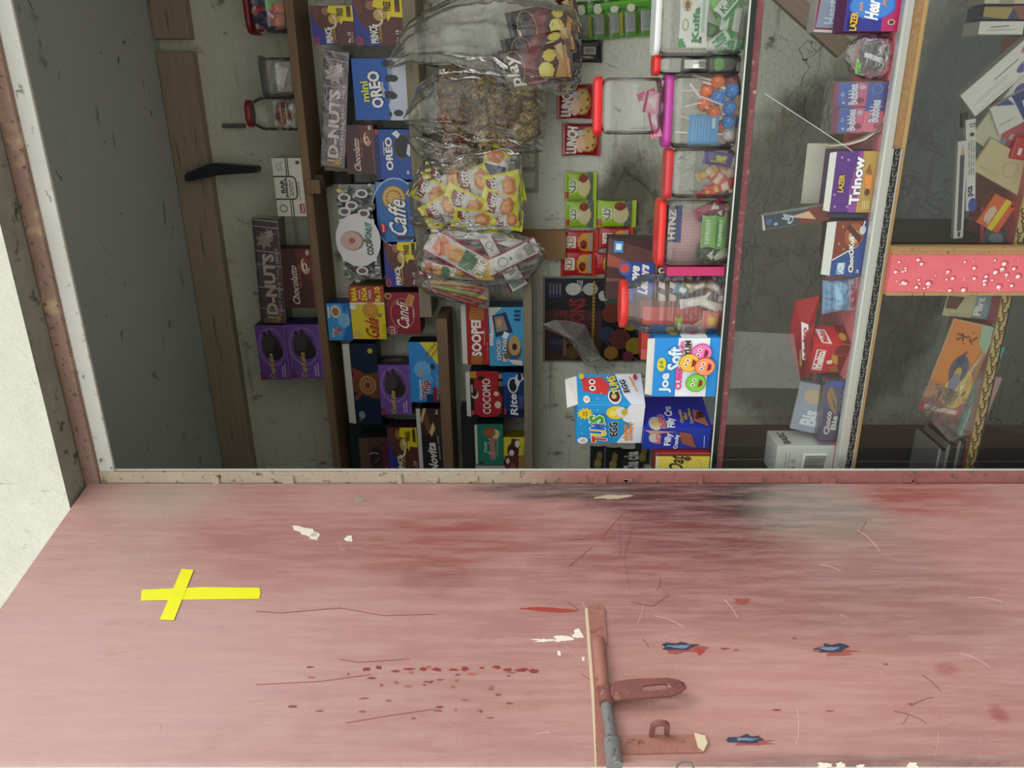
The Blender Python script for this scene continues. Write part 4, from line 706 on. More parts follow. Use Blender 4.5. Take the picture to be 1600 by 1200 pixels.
F_GOLD = [foil('brown_gold_foil', (74, 56, 30), (150, 122, 66), (40, 26, 16)), foil('dark_gold_foil', (62, 46, 26), (128, 102, 54), (34, 22, 14)), foil('olive_gold_foil', (84, 70, 36), (164, 142, 84), (48, 34, 18))]
F_PINK = [foil('pink_silver_foil', (96, 70, 64), (196, 176, 172), (110, 34, 38)), foil('grey_silver_foil', (84, 72, 62), (176, 160, 140), (60, 34, 30))]
F_RED = [foil('red_gold_foil', (120, 28, 34), (176, 140, 100), (70, 16, 26)), foil('cream_foil', (150, 130, 96), (200, 184, 160), (120, 30, 36))]
# bag 1: three dark red biscuit rolls
pl = [('R', 0, .0, 1, 1, '430e18'), ('R', 0, .72, 1, 1, '17101a'), ('P', [(.0, .40), (.5, .50), (1, .34), (1, .54), (.5, .62), (0, .54)], '7a1420'), ('E', .34, .34, .22, .10, 'd8c84a'), ('E', .36, .36, .17, .075, 'e8dc80'), ('E', .70, .28, .15, .08, 'd8c84a'), ('P', [(.1, .03), (.9, .05), (.8, .22), (.5, .16), (.15, .24)], 'c89858'), ('P', [(.5, .1), (.95, .1), (.9, .2)], 'e0c898'), ('O', .5, .74, .45, .13, .02, 'c8a050')]
def roll(cx, cy, w, h, ang, y, lab, k, extra=()): return packet('biscuit_roll', cx, cy, w, h, y, '5c1420', lab, 'biscuit roll', 'dark red biscuit rolls in a clear bag', ang=ang, T=.035, pr=pl+list(extra), seed=k, n=60, ends='v')
roll(833, 104, 62, 122, -9, YBG, 'lowest dark red biscuit roll with bold white lettering in the clear bag', 1, [tl('play', .46, .74, .74, .20, WH, out='1a0a0e', ow=.05, bold=.03, rot=6, shear=.2), tl('20', .82, .93, .26, .06, '3a2a10', bold=.03), ('L', [(.1, .6), (.1, .35)], .02, 'd8a8a8')])
roll(842, 72, 42, 116, -12, YBG+.015, 'middle dark red biscuit roll, mostly hidden between the other two in the bag', 2, [('R', .3, .5, .5, .64, 'c8bc3a'), ('L', [(.02, .98), (.02, .02)], .04, '8a8686')])
roll(850, 38, 60, 112, -14, YBG+.022, 'uppermost dark red biscuit roll carrying a white price strip in the bag', 3, [('L', [(.38, .86), (.36, .06)], .26, 'd4d4d0'), *[('L', [(.30+.02*i, .8-.1*i), (.42+.01*i, .78-.1*i)], .015, '6a6a6a') for i in range(7)]])
film_bag('clear_bag', [(608, 90, 108), (640, 40, 98), (700, 8, 104), (765, -6, 118), (800, -4, 134), (860, 4, 142), (895, 18, 140), (908, 40, 120)], YBG, .075, 'large crinkled clear bag holding dark red biscuit rolls, hung from the plank edge', seed=1, amp=.16)
# bag 2: gold-brown twist packets
br = ['5c4626', '6a5230', '4c3a20']
def twist(cx, cy, ang, k):
    pr = []
    return packet('toffee_packet', cx, cy, 25, 42, YBG+R_.uniform(-.006, .016), F_GOLD[k % 3], 'small gold-brown toffee packet packed among its likes in a clear bag', 'packet', 'gold-brown toffee packets in the hanging bag', ang=ang, T=.022, pr=pr, n=18, seed=k, yaw=R_.uniform(-14, 14), crinkle=.3)
k = 0
for row in range(5):
    for c in range(6):
        x = 700+c*24+row*2; y = 118+row*20+c*5.5+R_.uniform(-4, 4)
        if x < 836 and y < 222: twist(x, y, -12+R_.uniform(-18, 18), k); k += 1
for i, (x, y, a) in enumerate(((722, 206, 80), (752, 214, 70), (790, 218, 60), (815, 205, 20), (700, 188, 40))):
    packet('toffee_packet', x, y, 22, 40, YBG+.004, F_RED[i % 2], 'small reddish toffee packet at the lower side of the gold-brown ones, in their bag', 'packet', 'reddish toffee packets in the hanging bag', ang=a, T=.022, n=18, seed=40+i, crinkle=.3)
film_bag('clear_bag', [(632, 182, 190), (655, 140, 206), (690, 106, 214), (730, 100, 222), (790, 110, 232), (828, 118, 238), (850, 134, 236)], YBG, .06, 'clear bag packed with gold-brown toffee packets, twisted shut at the plank', seed=2, amp=.14)
for i, (x, y, a) in enumerate(((705, 236, 86), (690, 250, 70), (722, 247, 100), (735, 236, 60))):
    packet('toffee_packet', x, y, 24, 52, YBG+.004*i, F_PINK[i % 2], 'pinkish silver toffee packet in the small knotted bag under the big one', 'packet', 'pinkish silver toffee packets', ang=a, T=.025, n=18, seed=50+i, crinkle=.4)
film_bag('clear_bag', [(638, 212, 222), (655, 214, 246), (690, 222, 264), (730, 224, 262), (745, 232, 252)], YBG-.002, .06, 'small knotted clear bag of pinkish silver toffees under the gold-brown bag', seed=3, amp=.16)
# bag 3: yellow packets
ylw = [('R', 0, 0, 1, .22, 'd8dc3a'), ('R', .0, .30, .9, .62, 'c8ccc0'), ('E', .55, .34, .34, .17, 'c87838'), ('P', [(.2, .60), (.9, .64), (.85, .86), (.15, .82)], '8c1a26'), tl('Tutti', .52, .72, .66, .16, WH, out='4a0c12', ow=.06, bold=.03, shear=.2), ('R', 0, .93, 1, 1, 'e8e45a'), ('E', .55, .36, .2, .1, 'e0a060')]
for i, (x, y, w_, h_, a, yy) in enumerate(((775, 255, 44, 66, 78, 0), (742, 284, 52, 74, 6, -.004), (786, 294, 50, 66, 10, -.010), (698, 280, 48, 70, -8, .004), (672, 300, 46, 62, -30, -.004), (730, 320, 44, 76, -24, -.016), (782, 322, 46, 64, -16, -.020), (694, 328, 46, 70, 30, -.016), (742, 342, 32, 74, -6, -.022), (792, 344, 32, 50, -4, -.024))):
    packet('chips_packet', x, y, w_, h_, YBG+yy+.01, 'dcd832', ['bright yellow chips packet with dark blue print at the top corner of its bag', *['bright yellow chips packet with red lettering, bundled with its likes in a clear bag']*9][i], 'packet', 'yellow chips packets in the clear bag', ang=-a, T=.024, pr=ylw if i else [*ylw[:4], ('R', .1, .55, .9, .85, '20285a')], n=22, seed=60+i, crinkle=.3, yaw=R_.uniform(-10, 10))
film_bag('clear_bag', [(640, 290, 350), (662, 262, 356), (720, 240, 360), (770, 234, 362), (812, 238, 362), (815, 246, 358)], YBG-.006, .075, 'clear bag stuffed with bright yellow chips packets', seed=4, amp=.08, mat=M_FILM2)
# bag 4: white packs with maroon edges
def wm(bc=True): return [('R', 0, 0, .10, 1, '8c1a3a'), ('R', .90, 0, 1, 1, '8c1a3a'), ('R', .12, .8, .88, .97, 'd8d4cc'), ('O', .5, .68, .24, .09, .04, '3a3a3a'), ('E', .5, .52, .12, .04, '5a5a5a'), *[('L', [(.22+.07*i, .08), (.22+.07*i, .24)], .03, '3a3a3a') for i in range(9)], *[('L', [(.2, .32+.03*i), (.8, .32+.03*i)], .02, '9a9a98') for i in range(4)]]
omo = [('R', 0, 0, .10, 1, '9a1c3a'), ('R', .9, 0, 1, 1, '9a1c3a'), ('R', .1, 0, .9, .26, 'e0b830'), ('E', .5, .42, .36, .14, '2c6a34'), ('E', .5, .60, .30, .12, 'd89a3c'), ('E', .5, .8, .36, .10, 'e07a3c'), tl('OMO', .5, .22, .70, .13, WH, out='1a2a1a', ow=.07, bold=.05, rot=8)]
for i, (x, y, w_, h_, a, yy, pr) in enumerate(((740, 364, 26, 116, 2, 0, wm()), (722, 402, 46, 118, 30, -.012, omo), (790, 374, 26, 104, 18, .006, wm()), (800, 402, 30, 88, -26, -.014, wm()), (770, 392, 24, 60, 62, -.004, wm()), (690, 424, 30, 66, 14, -.002, omo), (800, 428, 34, 50, 60, .006, wm()))):
    packet('noodle_packet', x, y, w_, h_, YBG+yy, 'd2d2cc', 'white and maroon sachet, %s showing, in the tied bag' % ('green and orange front' if pr is omo else 'grey printed back'), 'packet', 'white and maroon sachets, %s up' % ('front' if pr is omo else 'back'), ang=a, T=.014, pr=pr, n=20, seed=80+i, crinkle=.16)
film_bag('clear_bag', [(648, 396, 412), (664, 366, 432), (700, 356, 440), (760, 358, 446), (812, 366, 442), (842, 382, 420), (852, 390, 404)], YBG-.004, .075, 'clear bag tied round white and maroon sachets above the bunch of coloured ices', seed=5, amp=.10, mat=M_FILM2)
# bag 5: bunch of ice tubes
for i, (dy, c) in enumerate(((-14, '3c6a34'), (-8, 'c8a030'), (-2, 'b8963a'), (4, 'c8603c'), (9, 'c04a3a'), (14, '8aa03c'), (19, 'd8b838'), (24, 'b04038'), (29, '9a3434'))):
    a, b_ = pix(672, 442+dy*.35, YBG+.012-(i % 3)*.007), pix(764-(i % 3)*8, 446+dy*1.1, YBG+.012-(i % 3)*.010); m = MB(); d = b_-a; rs = []
    for t in (0, .12, .25, .5, .8, .95, 1):
        c_ = a.lerp(b_, t); r = [.0015, .003, .0055, .007, .007, .006, .002][[0, .12, .25, .5, .8, .95, 1].index(t)]; rs.append([(c_.x+math.cos(2*PI*q/10)*r, c_.y+math.sin(2*PI*q/10)*r*.7, c_.z) for q in range(10)])
    m.rings(rs, K(c, .2)); tag(m.build('ice_tube'), 'thin %s tube of frozen sweet in the gathered bunch' % {'3c6a34': 'dark green', 'c8a030': 'mustard', 'b8963a': 'tan', 'c8603c': 'orange', 'c04a3a': 'red', '8aa03c': 'lime green', 'd8b838': 'bright yellow', 'b04038': 'brick red', '9a3434': 'lowest, dark red'}[c], 'sweet', 'coloured ice tubes in a bunch')
film_bag('clear_bag', [(652, 436, 446), (668, 430, 458), (700, 428, 470), (764, 430, 480)], YBG, .05, 'narrow clear bag gathered round the bunch of coloured ice tubes', seed=6, amp=.10, mat=M_FILM2)
# ------------------------------------------------------------------ things stuck or hung on the wall
YW = YB-.012
def wp(n_, cx, cy, w_, h_, base, lab, pr, grp, ang=0, ends='v', T=.016, seed=0, Y=YW, **kw): return packet(n_, cx, cy, w_, h_, Y, base, lab, 'packet', grp, ang=ang, T=T, pr=pr, ends=ends, seed=seed, **kw)
lun = [('R', 0, 0, 1, .08, 'c03038'), tl('LUNCH', .48, .74, .82, .24, WH, bold=.05, rot=-3), ('E', .50, .32, .40, .24, 'b88a48'), ('E', .48, .34, .34, .19, 'd8b070'), *[('E', .5+.26*math.cos(a), .32+.15*math.sin(a), .04, .03, '7a4a20') for a in (0, 1, 2, 3, 4, 5)], ('E', .70, .52, .10, .10, 'b8c0c4'), ('E', .34, .52, .26, .12, 'e8c0a0'), ('R', .05, .93, .9, .96, 'c86a60')]
wp('cookie_packet', 899, 159, 52, 58, '8a1620', 'upper of two dark red cookie packets on the wall by the clear jar', lun, 'dark red cookie packets', seed=101)
wp('cookie_packet', 908, 218, 50, 60, '8a1620', 'lower of two dark red cookie packets on the wall above the lime ones', lun, 'dark red cookie packets', seed=102)
def urdu(u, v, s, c): return [('L', [(u-s, v+.06), (u-s*.6, v-.04), (u-s*.1, v-.05), (u, v+.06)], .035, c), ('L', [(u, v+.12), (u, v-.05)], .035, c), ('L', [(u+s*.2, v-.04), (u+s*.7, v-.05), (u+s*.9, v+.08)], .035, c), ('L', [(u+s*.4, v+.05), (u+s*.6, v+.11)], .03, c), ('L', [(u-s*.7, v+.09), (u-s*.5, v+.13)], .03, c)]
lime = [('R', 0, 0, 1, .10, 'b8d840'), ('R', 0, .10, 1, .30, '6a7468'), ('E', .5, .40, .38, .20, 'd8cc9a'), ('E', .8, .42, .16, .14, '8a3428'), ('R', .05, .85, .3, 1, 'b84838'), ('R', .3, .6, .72, .86, 'd4dcb8'), *urdu(.5, .72, .22, '1c2414')]
for (x, y, w_, h_, lab, k) in ((907, 291, 44, 50, 'upper lime green packet of the pair by the wall above the red packets', 1), (908, 335, 42, 50, 'lower lime green packet, left of its neighbour on the wall', 2), (963, 334, 42, 62, 'lime green packet standing out over the dark patch on the wall', 3)):
    wp('nimko_packet', x, y, w_, h_, '9ac028', lab, lime, 'lime green packets', seed=110+k)
redp = [('R', 0, 0, 1, .12, 'd84838'), ('E', .5, .36, .4, .20, 'd8a040'), ('R', .1, .14, .9, .24, 'a8a49c'), ('E', .4, .4, .2, .1, '8a2418'), ('R', .26, .62, .76, .88, 'e8dcc8'), *urdu(.5, .74, .22, '8a1a14')]
for (x, y, w_, h_, lab, k) in ((906, 378, 38, 56, 'red snack packet directly below the lime green packets', 1), (904, 412, 40, 56, 'red snack packet right above the balloon card', 2), (962, 372, 34, 54, 'red snack packet half behind the cocoa roll box', 3), (944, 412, 36, 34, 'plain side of a red packet wedged beside the cocoa roll box', 4)):
    wp('nimko_packet', x, y, w_, h_, 'b4201e', lab, redp if k != 4 else redp[:2], 'red snack packets', seed=120+k)
# sachet strips at the top
def strip(name, x0, y0, x1, y1, n_, cols, lab, Y=YW):
    m = MB(); A, B_ = Vector((x0, y0)), Vector((x1, y1))
    return None
gs = [('R', 0, 0, 1, .16, '5aa82a'), ('R', 0, .84, 1, 1, '6cc030'), ('R', .06, .30, .60, .80, '8a928c'), ('R', .66, .2, .96, .84, '3a5a24'), ('E', .8, .5, .1, .2, 'c8b040')]
for i in range(5):
    x = 915+i*24.5; wp('sachet', x, 42-i*2.0, 24, 40, '3c7a1e', 'green and grey sachet in the joined strip behind the tall jars', [('R', 0, 0, 1, 1, '4a8a24'), ('R', .0, .2, .62, .92, '949c96'), *[('L', [(.1+.1*q, .3), (.1+.1*q, .86)], .03, '5a625c') for q in range(5)], ('R', .66, .1, .9, .9, ['a89a30', '4a5a24'][i % 2])], 'green and grey sachet strip', T=.006, n=10, ang=90-4, seed=130+i)
wp('sachet_band', 965, 8, 120, 14, '4a9a1c', 'bright green folded band above the sachet strip at the top edge', [('R', 0, .6, 1, 1, '6ab830')], 'green band', T=.006, ang=84, n=10, seed=140, ends='u')
for i in range(4): wp('sachet', 908+i*26, 16-i*2, 22, 24, '2f6a1c', 'small bright green sachet end at the very top behind the tall jars', [('E', .5, .5, .3, .3, 'd8dcc0'), ('R', 0, 0, 1, .2, '58a030')], 'small green sachet ends', T=.006, n=10, ang=86, seed=141+i)
wp('sachet', 918, 80, 34, 46, '17151a', 'black sachet with small white barcode label beside the biscuit roll bag', [('R', .38, .22, .66, .62, 'c8c8c4'), *[('L', [(.42+.04*q, .26), (.42+.04*q, .58)], .014, '1a1a1a') for q in range(6)], ('L', [(.2, .3), (.25, .7)], .03, 'd8d0b0'), ('E', .22, .5, .06, .12, 'c8a040')], 'black sachet', T=.008, n=22, ang=0, seed=150)
# balloon card
def wall_sheet(name, x0, y0, x1, y1, base, pr, label, cat, Y=YB-.004, th=.002):
    p, q = pix(x1, y1, Y), pix(x0, y0, Y); W = q.x-p.x; H = q.z-p.z; m = MB(); m.box(-W/2, W/2, 0, th, 0, H, base, b=.0004); prints(m, pr, W, H, lambda x, y, e: (x-W/2, -e, y)); return tag(m.build(name, loc=((p.x+q.x)/2, Y, p.z)), label, cat)
bp = [('R', .02, .02, .98, .98, '1e1a1c'), ('R', .02, .45, .62, .97, '4a2c26'), tl('BALLOONS', .42, .68, .66, .14, '8a2e2c', out='2a1414', ow=.06, bold=.04), tl('LITTLE', .40, .83, .44, .10, '7a2a26', bold=.03), ('R', .76, .82, .94, .96, '2c3454'), ('R', .78, .62, .94, .80, '23264a'), *[('L', [(.80, .84+.03*i), (.92, .84+.03*i)], .008, 'a8a498') for i in range(4)], ('E', .86, .72, .07, .07, 'c8c8c0'), ('E', .86, .56, .07, .07, 'b0b0a8'), tl('LARGE', .90, .66, .12, .05, 'd0ccc0')]
for i in range(22): bp.append(('E', .04+.043*i, .53, .017, .013, 'c8a840')); bp.append(('E', .04+.043*i, .53, .009, .007, '3a2a1a'))
for i in range(14): bp.append(('E', .30+.048*i, .24, .017, .013, 'b89838'))
for u, v, r, c in ((.74, .36, .09, '40504c'), (.80, .44, .06, 'b8bcb4'), (.60, .36, .11, '6c3020'), (.5, .18, .10, '96801c'), (.36, .40, .09, '22344c'), (.30, .28, .12, '5c2822'), (.22, .14, .10, '8a7a20'), (.24, .86, .10, '20283a'), (.14, .72, .08, '52401e'), (.66, .16, .10, '7c2420'), (.80, .14, .09, '24404a'), (.4, .08, .07, '223a5a'), (.14, .36, .08, '8a6420'), (.10, .2, .06, '6a2a44')): bp.append(('E', u, v, r, r*.85, c))
bp += [('R', .24, .66, .30, .95, '3c3448'), ('R', .1, .78, .36, .81, '6a5430')]
wall_sheet('balloon_card', 848, 432, 1012, 566, '8e8c84', bp, 'dark balloon card with round prints, pinned to the wall beside the red-lidded jar', 'card')
m = MB(); P = [(848, 507), (868, 500), (890, 502), (915, 508), (925, 530), (938, 556), (960, 574), (915, 572), (896, 540), (878, 518), (852, 514)]; V = [pix(x, y, YB-.045+.01*math.sin(i*2.1)) for i, (x, y) in enumerate(P)]; n_ = len(V); c0 = sum(V, Vector())/n_; c0.y -= .02
m.add(V+[c0], [(i, (i+1) % n_, n_) for i in range(n_)], M_MILK); m.add([v+Vector((0, .006, 0)) for v in V]+[c0+Vector((0, .014, 0))], [((i+1) % n_, i, n_) for i in range(n_)], M_MILK); tag(m.build('torn_film'), 'torn piece of cloudy film hanging over the balloon card', 'plastic film')
m = MB(); m.tube(pix(936, 520, YB-.02), pix(966, 560, YB-.02), .0008, K('8a8a86')); m.tube(pix(985, 552, YB-.02), pix(1000, 568, YB-.02), .0008, K('8a8a86')); m.tube(pix(915, 545, YB-.02), pix(935, 585, YB-.02), .0010, M_BLK)
for i in range(4): m.tube(pix(925+i*14, 540+i*3, YB-.022), pix(935+i*14, 566, YB-.018), .0007, M_BLK)
tag(m.build('wire_hook'), 'tangle of thin dark wires beneath the balloon card', 'wire')
# hanging black sachets below the egg box
blk = [('E', .3, .5, .2, .24, '9a8a4a'), ('E', .62, .4, .2, .18, '8a7a40'), ('R', 0, .0, 1, .06, '6a6a6a')]
for i, (x, y, c, lab) in enumerate(((934, 716, '20242a', 'dark sachet with gold rings at the left under the egg box, nearest the wall'), (958, 718, '1a1c20', 'dark sachet with gold rings, second one under the egg box'), (1004, 706, '1e3a2c', 'dark green sachet tucked under the corner of the egg box'))):
    wp('sachet', x, y, 44, 24, c, lab, blk, 'black sachets under the egg box', T=.008, n=26, seed=160+i)
wp('sachet', 984, 720, 44, 42, '15161a', 'black sachet with white rounded letters under the egg box', [('E', .5, .4, .44, .4, '2c2e32'), tl('Cha cha', .5, .45, .8, .5, 'e0e0dc', bold=.06)], 'black sachets under the egg box', T=.008, seed=165)
# ------------------------------------------------------------------ jars on the counter
def sup(a, n): c, s_ = math.cos(a), math.sin(a); return (math.copysign(abs(c)**(2/n), c), math.copysign(abs(s_)**(2/n), s_))
def jar(rect, lidx, Yf, lidc, label, rest=None, n=4.5, asp=.62, lidw=.86, ribs=0, group='clear plastic jars on the counter', depth=None, cap_h=None, name='candy_jar', mat=None, neck=.84):
    """rect = picture rectangle of the clear body, lidx = (x0, x1) of the lid above it"""
    x0, y0, x1, y1 = rect; yc = (y0+y1)/2; s = scl(yc, Yf+.03); W = (y1-y0)*s; D = depth or W*asp; Yc = Yf+D/2
    zb = pix(x1, yc, Yf).z if rest is None else rest; zt = zb+(x1-x0)*scl(yc, Yf); zl = zt+(lidx[1]-lidx[0])*scl(yc, Yf+.02)
    s = scl(yc, Yf+D*.35); W = (y1-y0)*s; xc = pix(800, yc, Yf+D*.35).x; H = zt-zb
    r = empty(name, (xc, Yc, zb)); tag(r, label, 'jar', group); m = MB(); rs = []
    prof = [(0, .88), (.02, .95), (.05, 1), (.86, 1), (.92, .98), (.96, .93), (.985, neck), (1.0, neck)]
    if ribs: prof = [(0, .86), (.03, .96)]+[(.06+.60*k/(ribs*4), 1-.035*(k % 4 == 0)) for k in range(ribs*4+1)]+[(.72, 1), (.80, .97), (.88, .86), (.94, .74), (1.0, .72)]
    N = 56
    for t, k in prof: rs.append([(sup(2*PI*i/N, n)[0]*W/2*k, sup(2*PI*i/N, n)[1]*D/2*k, t*H) for i in range(N)])
    m.rings(rs, mat or M_PETS, cap1=False); m.build('jar_body', r)
    m = MB(); rs = []; h = zl-zt; q = .76 if ribs else lidw
    for t, k in ((-.02, 1.0), (0, 1.04), (.60, 1.04), (.66, 1.0)): rs.append([(sup(2*PI*i/96, n if not ribs else 2)[0]*W/2*q*k*(1+.008*(i % 2)), sup(2*PI*i/96, n if not ribs else 2)[1]*D/2*q*k*(1+.008*(i % 2)), H+t*h) for i in range(96)])
    m.rings(rs, K(lidc, .3)); m.build('lid', r)
    return zl
YJ = YC+.006
j3 = jar((1053, 119, 1157, 230), (1037, 1053), YJ, 'b23c96', 'clear square jar of orange and blue lollipops with a purple lid', rest=ZG+.0015, lidw=.92)
jar((944, 124, 1036, 208), (925, 943), YJ+.012, 'd8262a', 'nearly empty clear jar with a red lid standing on the lollipop jar', rest=j3+.001, lidw=.98)
jar((1026, -30, 1160, 82), (1012, 1026), YJ, 'd8dcdc', 'clear jar with a pale lid holding green and white card packs, top edge of picture', rest=ZG+.0015, lidw=.96, depth=.06)
jar((1032, 85, 1158, 117), (1018, 1032), YJ+.014, 'd82c2c', 'narrow clear jar with a red lid and black pack beside the lollipop jar', rest=ZG+.0015, lidw=.96, depth=.05, n=3)
jar((1050, 234, 1146, 309), (1033, 1049), YJ, 'c4343a', 'clear jar of mixed toffees with a dull red lid, below the lollipop jar', rest=ZG+.0015, lidw=.96)
jar((1042, 313, 1142, 414), (1026, 1041), YJ, 'e0322a', 'wide clear jar holding bright green and maroon sweet wrappers under a red lid', rest=ZG+.0015, lidw=.96, n=5)
jar((984, 430, 1131, 525), (966, 983), YJ, 'dc3c36', 'tall ribbed round jar with a red screw lid and mixed loose sweets', rest=ZG+.0015, n=2.6, ribs=6, asp=.8)
def at_(px, py, Y): return pix(px, py, Y)
YI = YJ+.022
def lolly(bx, by, sx, sy, c, k, y=0):
    a = at_(bx, by, YI+y); b_ = at_(sx, sy, YI+y+.006*((k % 3)-1)); r = empty('lollipop', a); lab = {'2492f0': 'blue-wrapped lollipop', 'ff7420': 'orange-wrapped lollipop', 'c8462e': 'red-orange lollipop', 'e8d8cc': 'white and red lollipop'}[c]
    tag(r, lab+' lying in the clear square jar with the purple lid', 'lollipop', lab+'s in the jar'); m = MB(); rs = []
    for t in range(9):
        th = PI*t/8; rs.append([(math.sin(th)*math.cos(2*PI*i/14)*.0112*(1+.10*math.sin(i*3.1+t)), math.sin(th)*math.sin(2*PI*i/14)*.0112*(1+.10*math.cos(i*2.3)), math.cos(th)*.0112) for i in range(14)])
    q = NB('lolly_wrap_'+c); cc = tuple(int(c[i:i+2], 16) for i in (0, 2, 4)); mt = LM.get(c)
    if not mt: mt = LM[c] = q.out(q.mix(q.mr(q.noise(260, 3), .56, .66), rgb(*cc), rgb(*[min(255, int(z*.5+130)) for z in cc])), .3)
    m.rings(rs, mt, smooth=True, cap0=False, cap1=False); m.build('candy_ball', r); m = MB(); d = b_-a
    m.tube((0, 0, 0), tuple(d), .0018, K('e8e6e0', .4), n=8); m.build('stick', r)
LM = {}
for k, a in enumerate(((1121, 128, 1082, 118, 'ff7420', 0), (1142, 126, 1085, 126, 'c8462e', .01), (1144, 142, 1098, 128, '2492f0', -.006), (1122, 153, 1070, 167, '2492f0', .0), (1140, 168, 1092, 150, '2492f0', -.008), (1138, 190, 1096, 164, '2492f0', 0), (1100, 162, 1078, 130, 'ff7420', .004), (1115, 176, 1094, 160, 'ff7420', -.004), (1105, 141, 1064, 142, 'ff7420', .014), (1138, 210, 1054, 206, 'e8d8cc', .004), (1130, 198, 1068, 214, 'ff7420', .018), (1092, 190, 1058, 180, 'c8462e', .022))): lolly(*a[:5], k, a[5])
def inpk(n_, cx, cy, w_, h_, c, lab, pr, ang=0, y=0, T=.008, grp=None, seed=0, cat='sweet', **kw): return packet(n_, cx, cy, w_, h_, YI+y, c, lab, cat, grp, ang=ang, T=T, pr=pr, seed=seed, n=18, **kw)
inpk('price_card', 1099, 203, 46, 46, '4aa4dc', 'light blue instruction card inside the lollipop jar', [*[('L', [(.1, .85-.1*i), (.9, .85-.1*i)], .02, 'a8d4f0') for i in range(6)], ('R', .55, .1, .9, .2, 'd8ecf8')], y=-.012, T=.003, cat='card', seed=170)
kul = [('R', 0, .0, 1, .22, 'e8ece8'), ('P', [(0, .7), (.12, .8), (.2, 1), (0, 1)], '2a9a52'), tl('Kulfa', .42, .42, .62, .22, '1c8c48', bold=.05), ('E', .80, .76, .16, .18, 'd8c8a0'), ('E', .78, .74, .09, .1, '8a5a3a'), ('O', .42, .80, .10, .10, .02, 'a8a030'), ('R', .30, .12, .90, .22, 'b8d8c0'), *[('L', [(.08, .2+.02*i), (.2, .2+.02*i)], .01, '3a3a3a') for i in range(5)]]
inpk('card_pack', 1084, 32, 78, 46, 'eef2ee', 'large white and green card pack at the front of the pale-lidded jar', kul, y=-.012, T=.004, cat='card', seed=171, ends='u')
for i, (x, y, w_, h_, a, c) in enumerate(((1138, 8, 40, 26, 40, 'e4ece4'), (1142, 30, 34, 30, 5, 'd0d8d4'), (1125, 62, 20, 50, -35, 'cfdcd4'), (1140, 72, 24, 34, 10, 'b8d4bc'), (1122, 22, 14, 44, 60, '6cc048'), (1112, 48, 20, 30, 20, '3a5a44'))):
    inpk('ice_sachet', x, y, w_, h_, c, 'green and white sachet loose at the bottom of the pale-lidded jar', [('R', 0, 0, 1, .2, '2a9a4a'), tl('Kulfa', .5, .55, .7, .4, '1c8c48', bold=.04)] if c[0] in 'ebc' else [('R', 0, .4, 1, .6, '2a8a3a')], ang=a, y=.004*i-.008, T=.008, grp='loose green and white sachets in the jar', seed=172+i)
m = inpk('yellow_tag', 1031, 22, 16, 12, 'e8d820', 'tiny yellow tag caught under the pale jar lid', [], y=-.014, T=.003, cat='tag', seed=180)
inpk('red_strip', 1029, 55, 60, 6, 'a03038', 'thin dark red strip behind the pale lid of the card-pack jar', [], y=.02, T=.003, cat='strip', seed=181)
inpk('dark_pack', 1087, 101, 26, 46, '16181a', 'black pack with a white barcode label in the narrow jar', [('R', .2, .1, .8, .92, '16181a'), ('R', .3, .14, .78, .90, 'e0e0dc'), *[('L', [(.34+.05*i, .18), (.34+.05*i, .42)], .02, '1c1c1c') for i in range(8)]], y=-.004, grp=None, seed=182)
inpk('dark_pack', 1131, 100, 28, 40, '1c3a22', 'dark green foil pack at the bottom of the narrow jar', [('E', .5, .7, .4, .2, '5aa04a'), ('R', 0, 0, 1, .4, '0e1210')], y=-.002, seed=183)
for i, (x, y, w_, h_, a, c) in enumerate(((1018, 160, 34, 26, 10, 'f0b8d0'), (1022, 190, 50, 16, -14, 'e8a0b8'), (1010, 148, 30, 12, 70, 'd86a8c'), (1026, 172, 30, 18, 30, 'd8c8e0'), (1033, 130, 14, 12, 20, 'a89a50'))):
    packet('pink_sachet', x, y, w_, h_, YI+.004*i, c, 'pink and white sachet at the bottom of the nearly empty jar', 'sweet', 'pink sachets in the nearly empty jar', ang=a, T=.010, pr=[('P', [(.1, .1), (.9, .3), (.6, .9)], 'f8e8f0'), ('R', .0, .8, 1, .9, 'c83c78')], n=14, seed=190+i, crinkle=.3)
for i, (x, y, w_, h_, a, c) in enumerate(((1122, 248, 22, 46, 8, '4a3a8a'), (1104, 270, 14, 34, -30, 'd8b070'), (1118, 276, 20, 40, 35, 'd86a5a'), (1126, 292, 18, 50, -20, 'd83038'), (1112, 296, 12, 50, -24, 'c8242c'), (1134, 272, 24, 30, 10, 'e0a0a0'), (1128, 262, 12, 34, 50, 'b8963a'))):
    inpk('toffee', x, y, w_, h_, c, 'wrapped toffee in the jar with the dull red lid', [('R', .0, .3, 1, .5, 'e8d8c0'), ('R', .2, .6, .8, .7, 'c8c040')] if i else [tl('Sweetx', .5, .5, .5, .5, 'd8d040', bold=.05, rot=0)], ang=a, y=.003*i-.012, T=.012, grp='wrapped toffees in the jar', seed=200+i, crinkle=.3)
ref = [('R', .0, .0, 1, .12, '4ab83a'), tl('REFRESH', .5, .60, .76, .26, 'e8f4e0', bold=.06), ('P', [(.2, .1), (.8, .2), (.5, .44)], '2a8a2a'), ('R', 0, .84, 1, 1, '3aa030')]
inpk('mint_packet', 1107, 362, 52, 22, '7ec850', 'light green mint packet with white lettering in the wide jar', [('R', 0, 0, 1, 1, '8cd070'), *ref[1:2]], y=-.014, seed=210)
inpk('mint_packet', 1126, 364, 54, 16, '58c030', 'bright green mint packet standing beside the light green one in the jar', ref, y=-.010, seed=211)
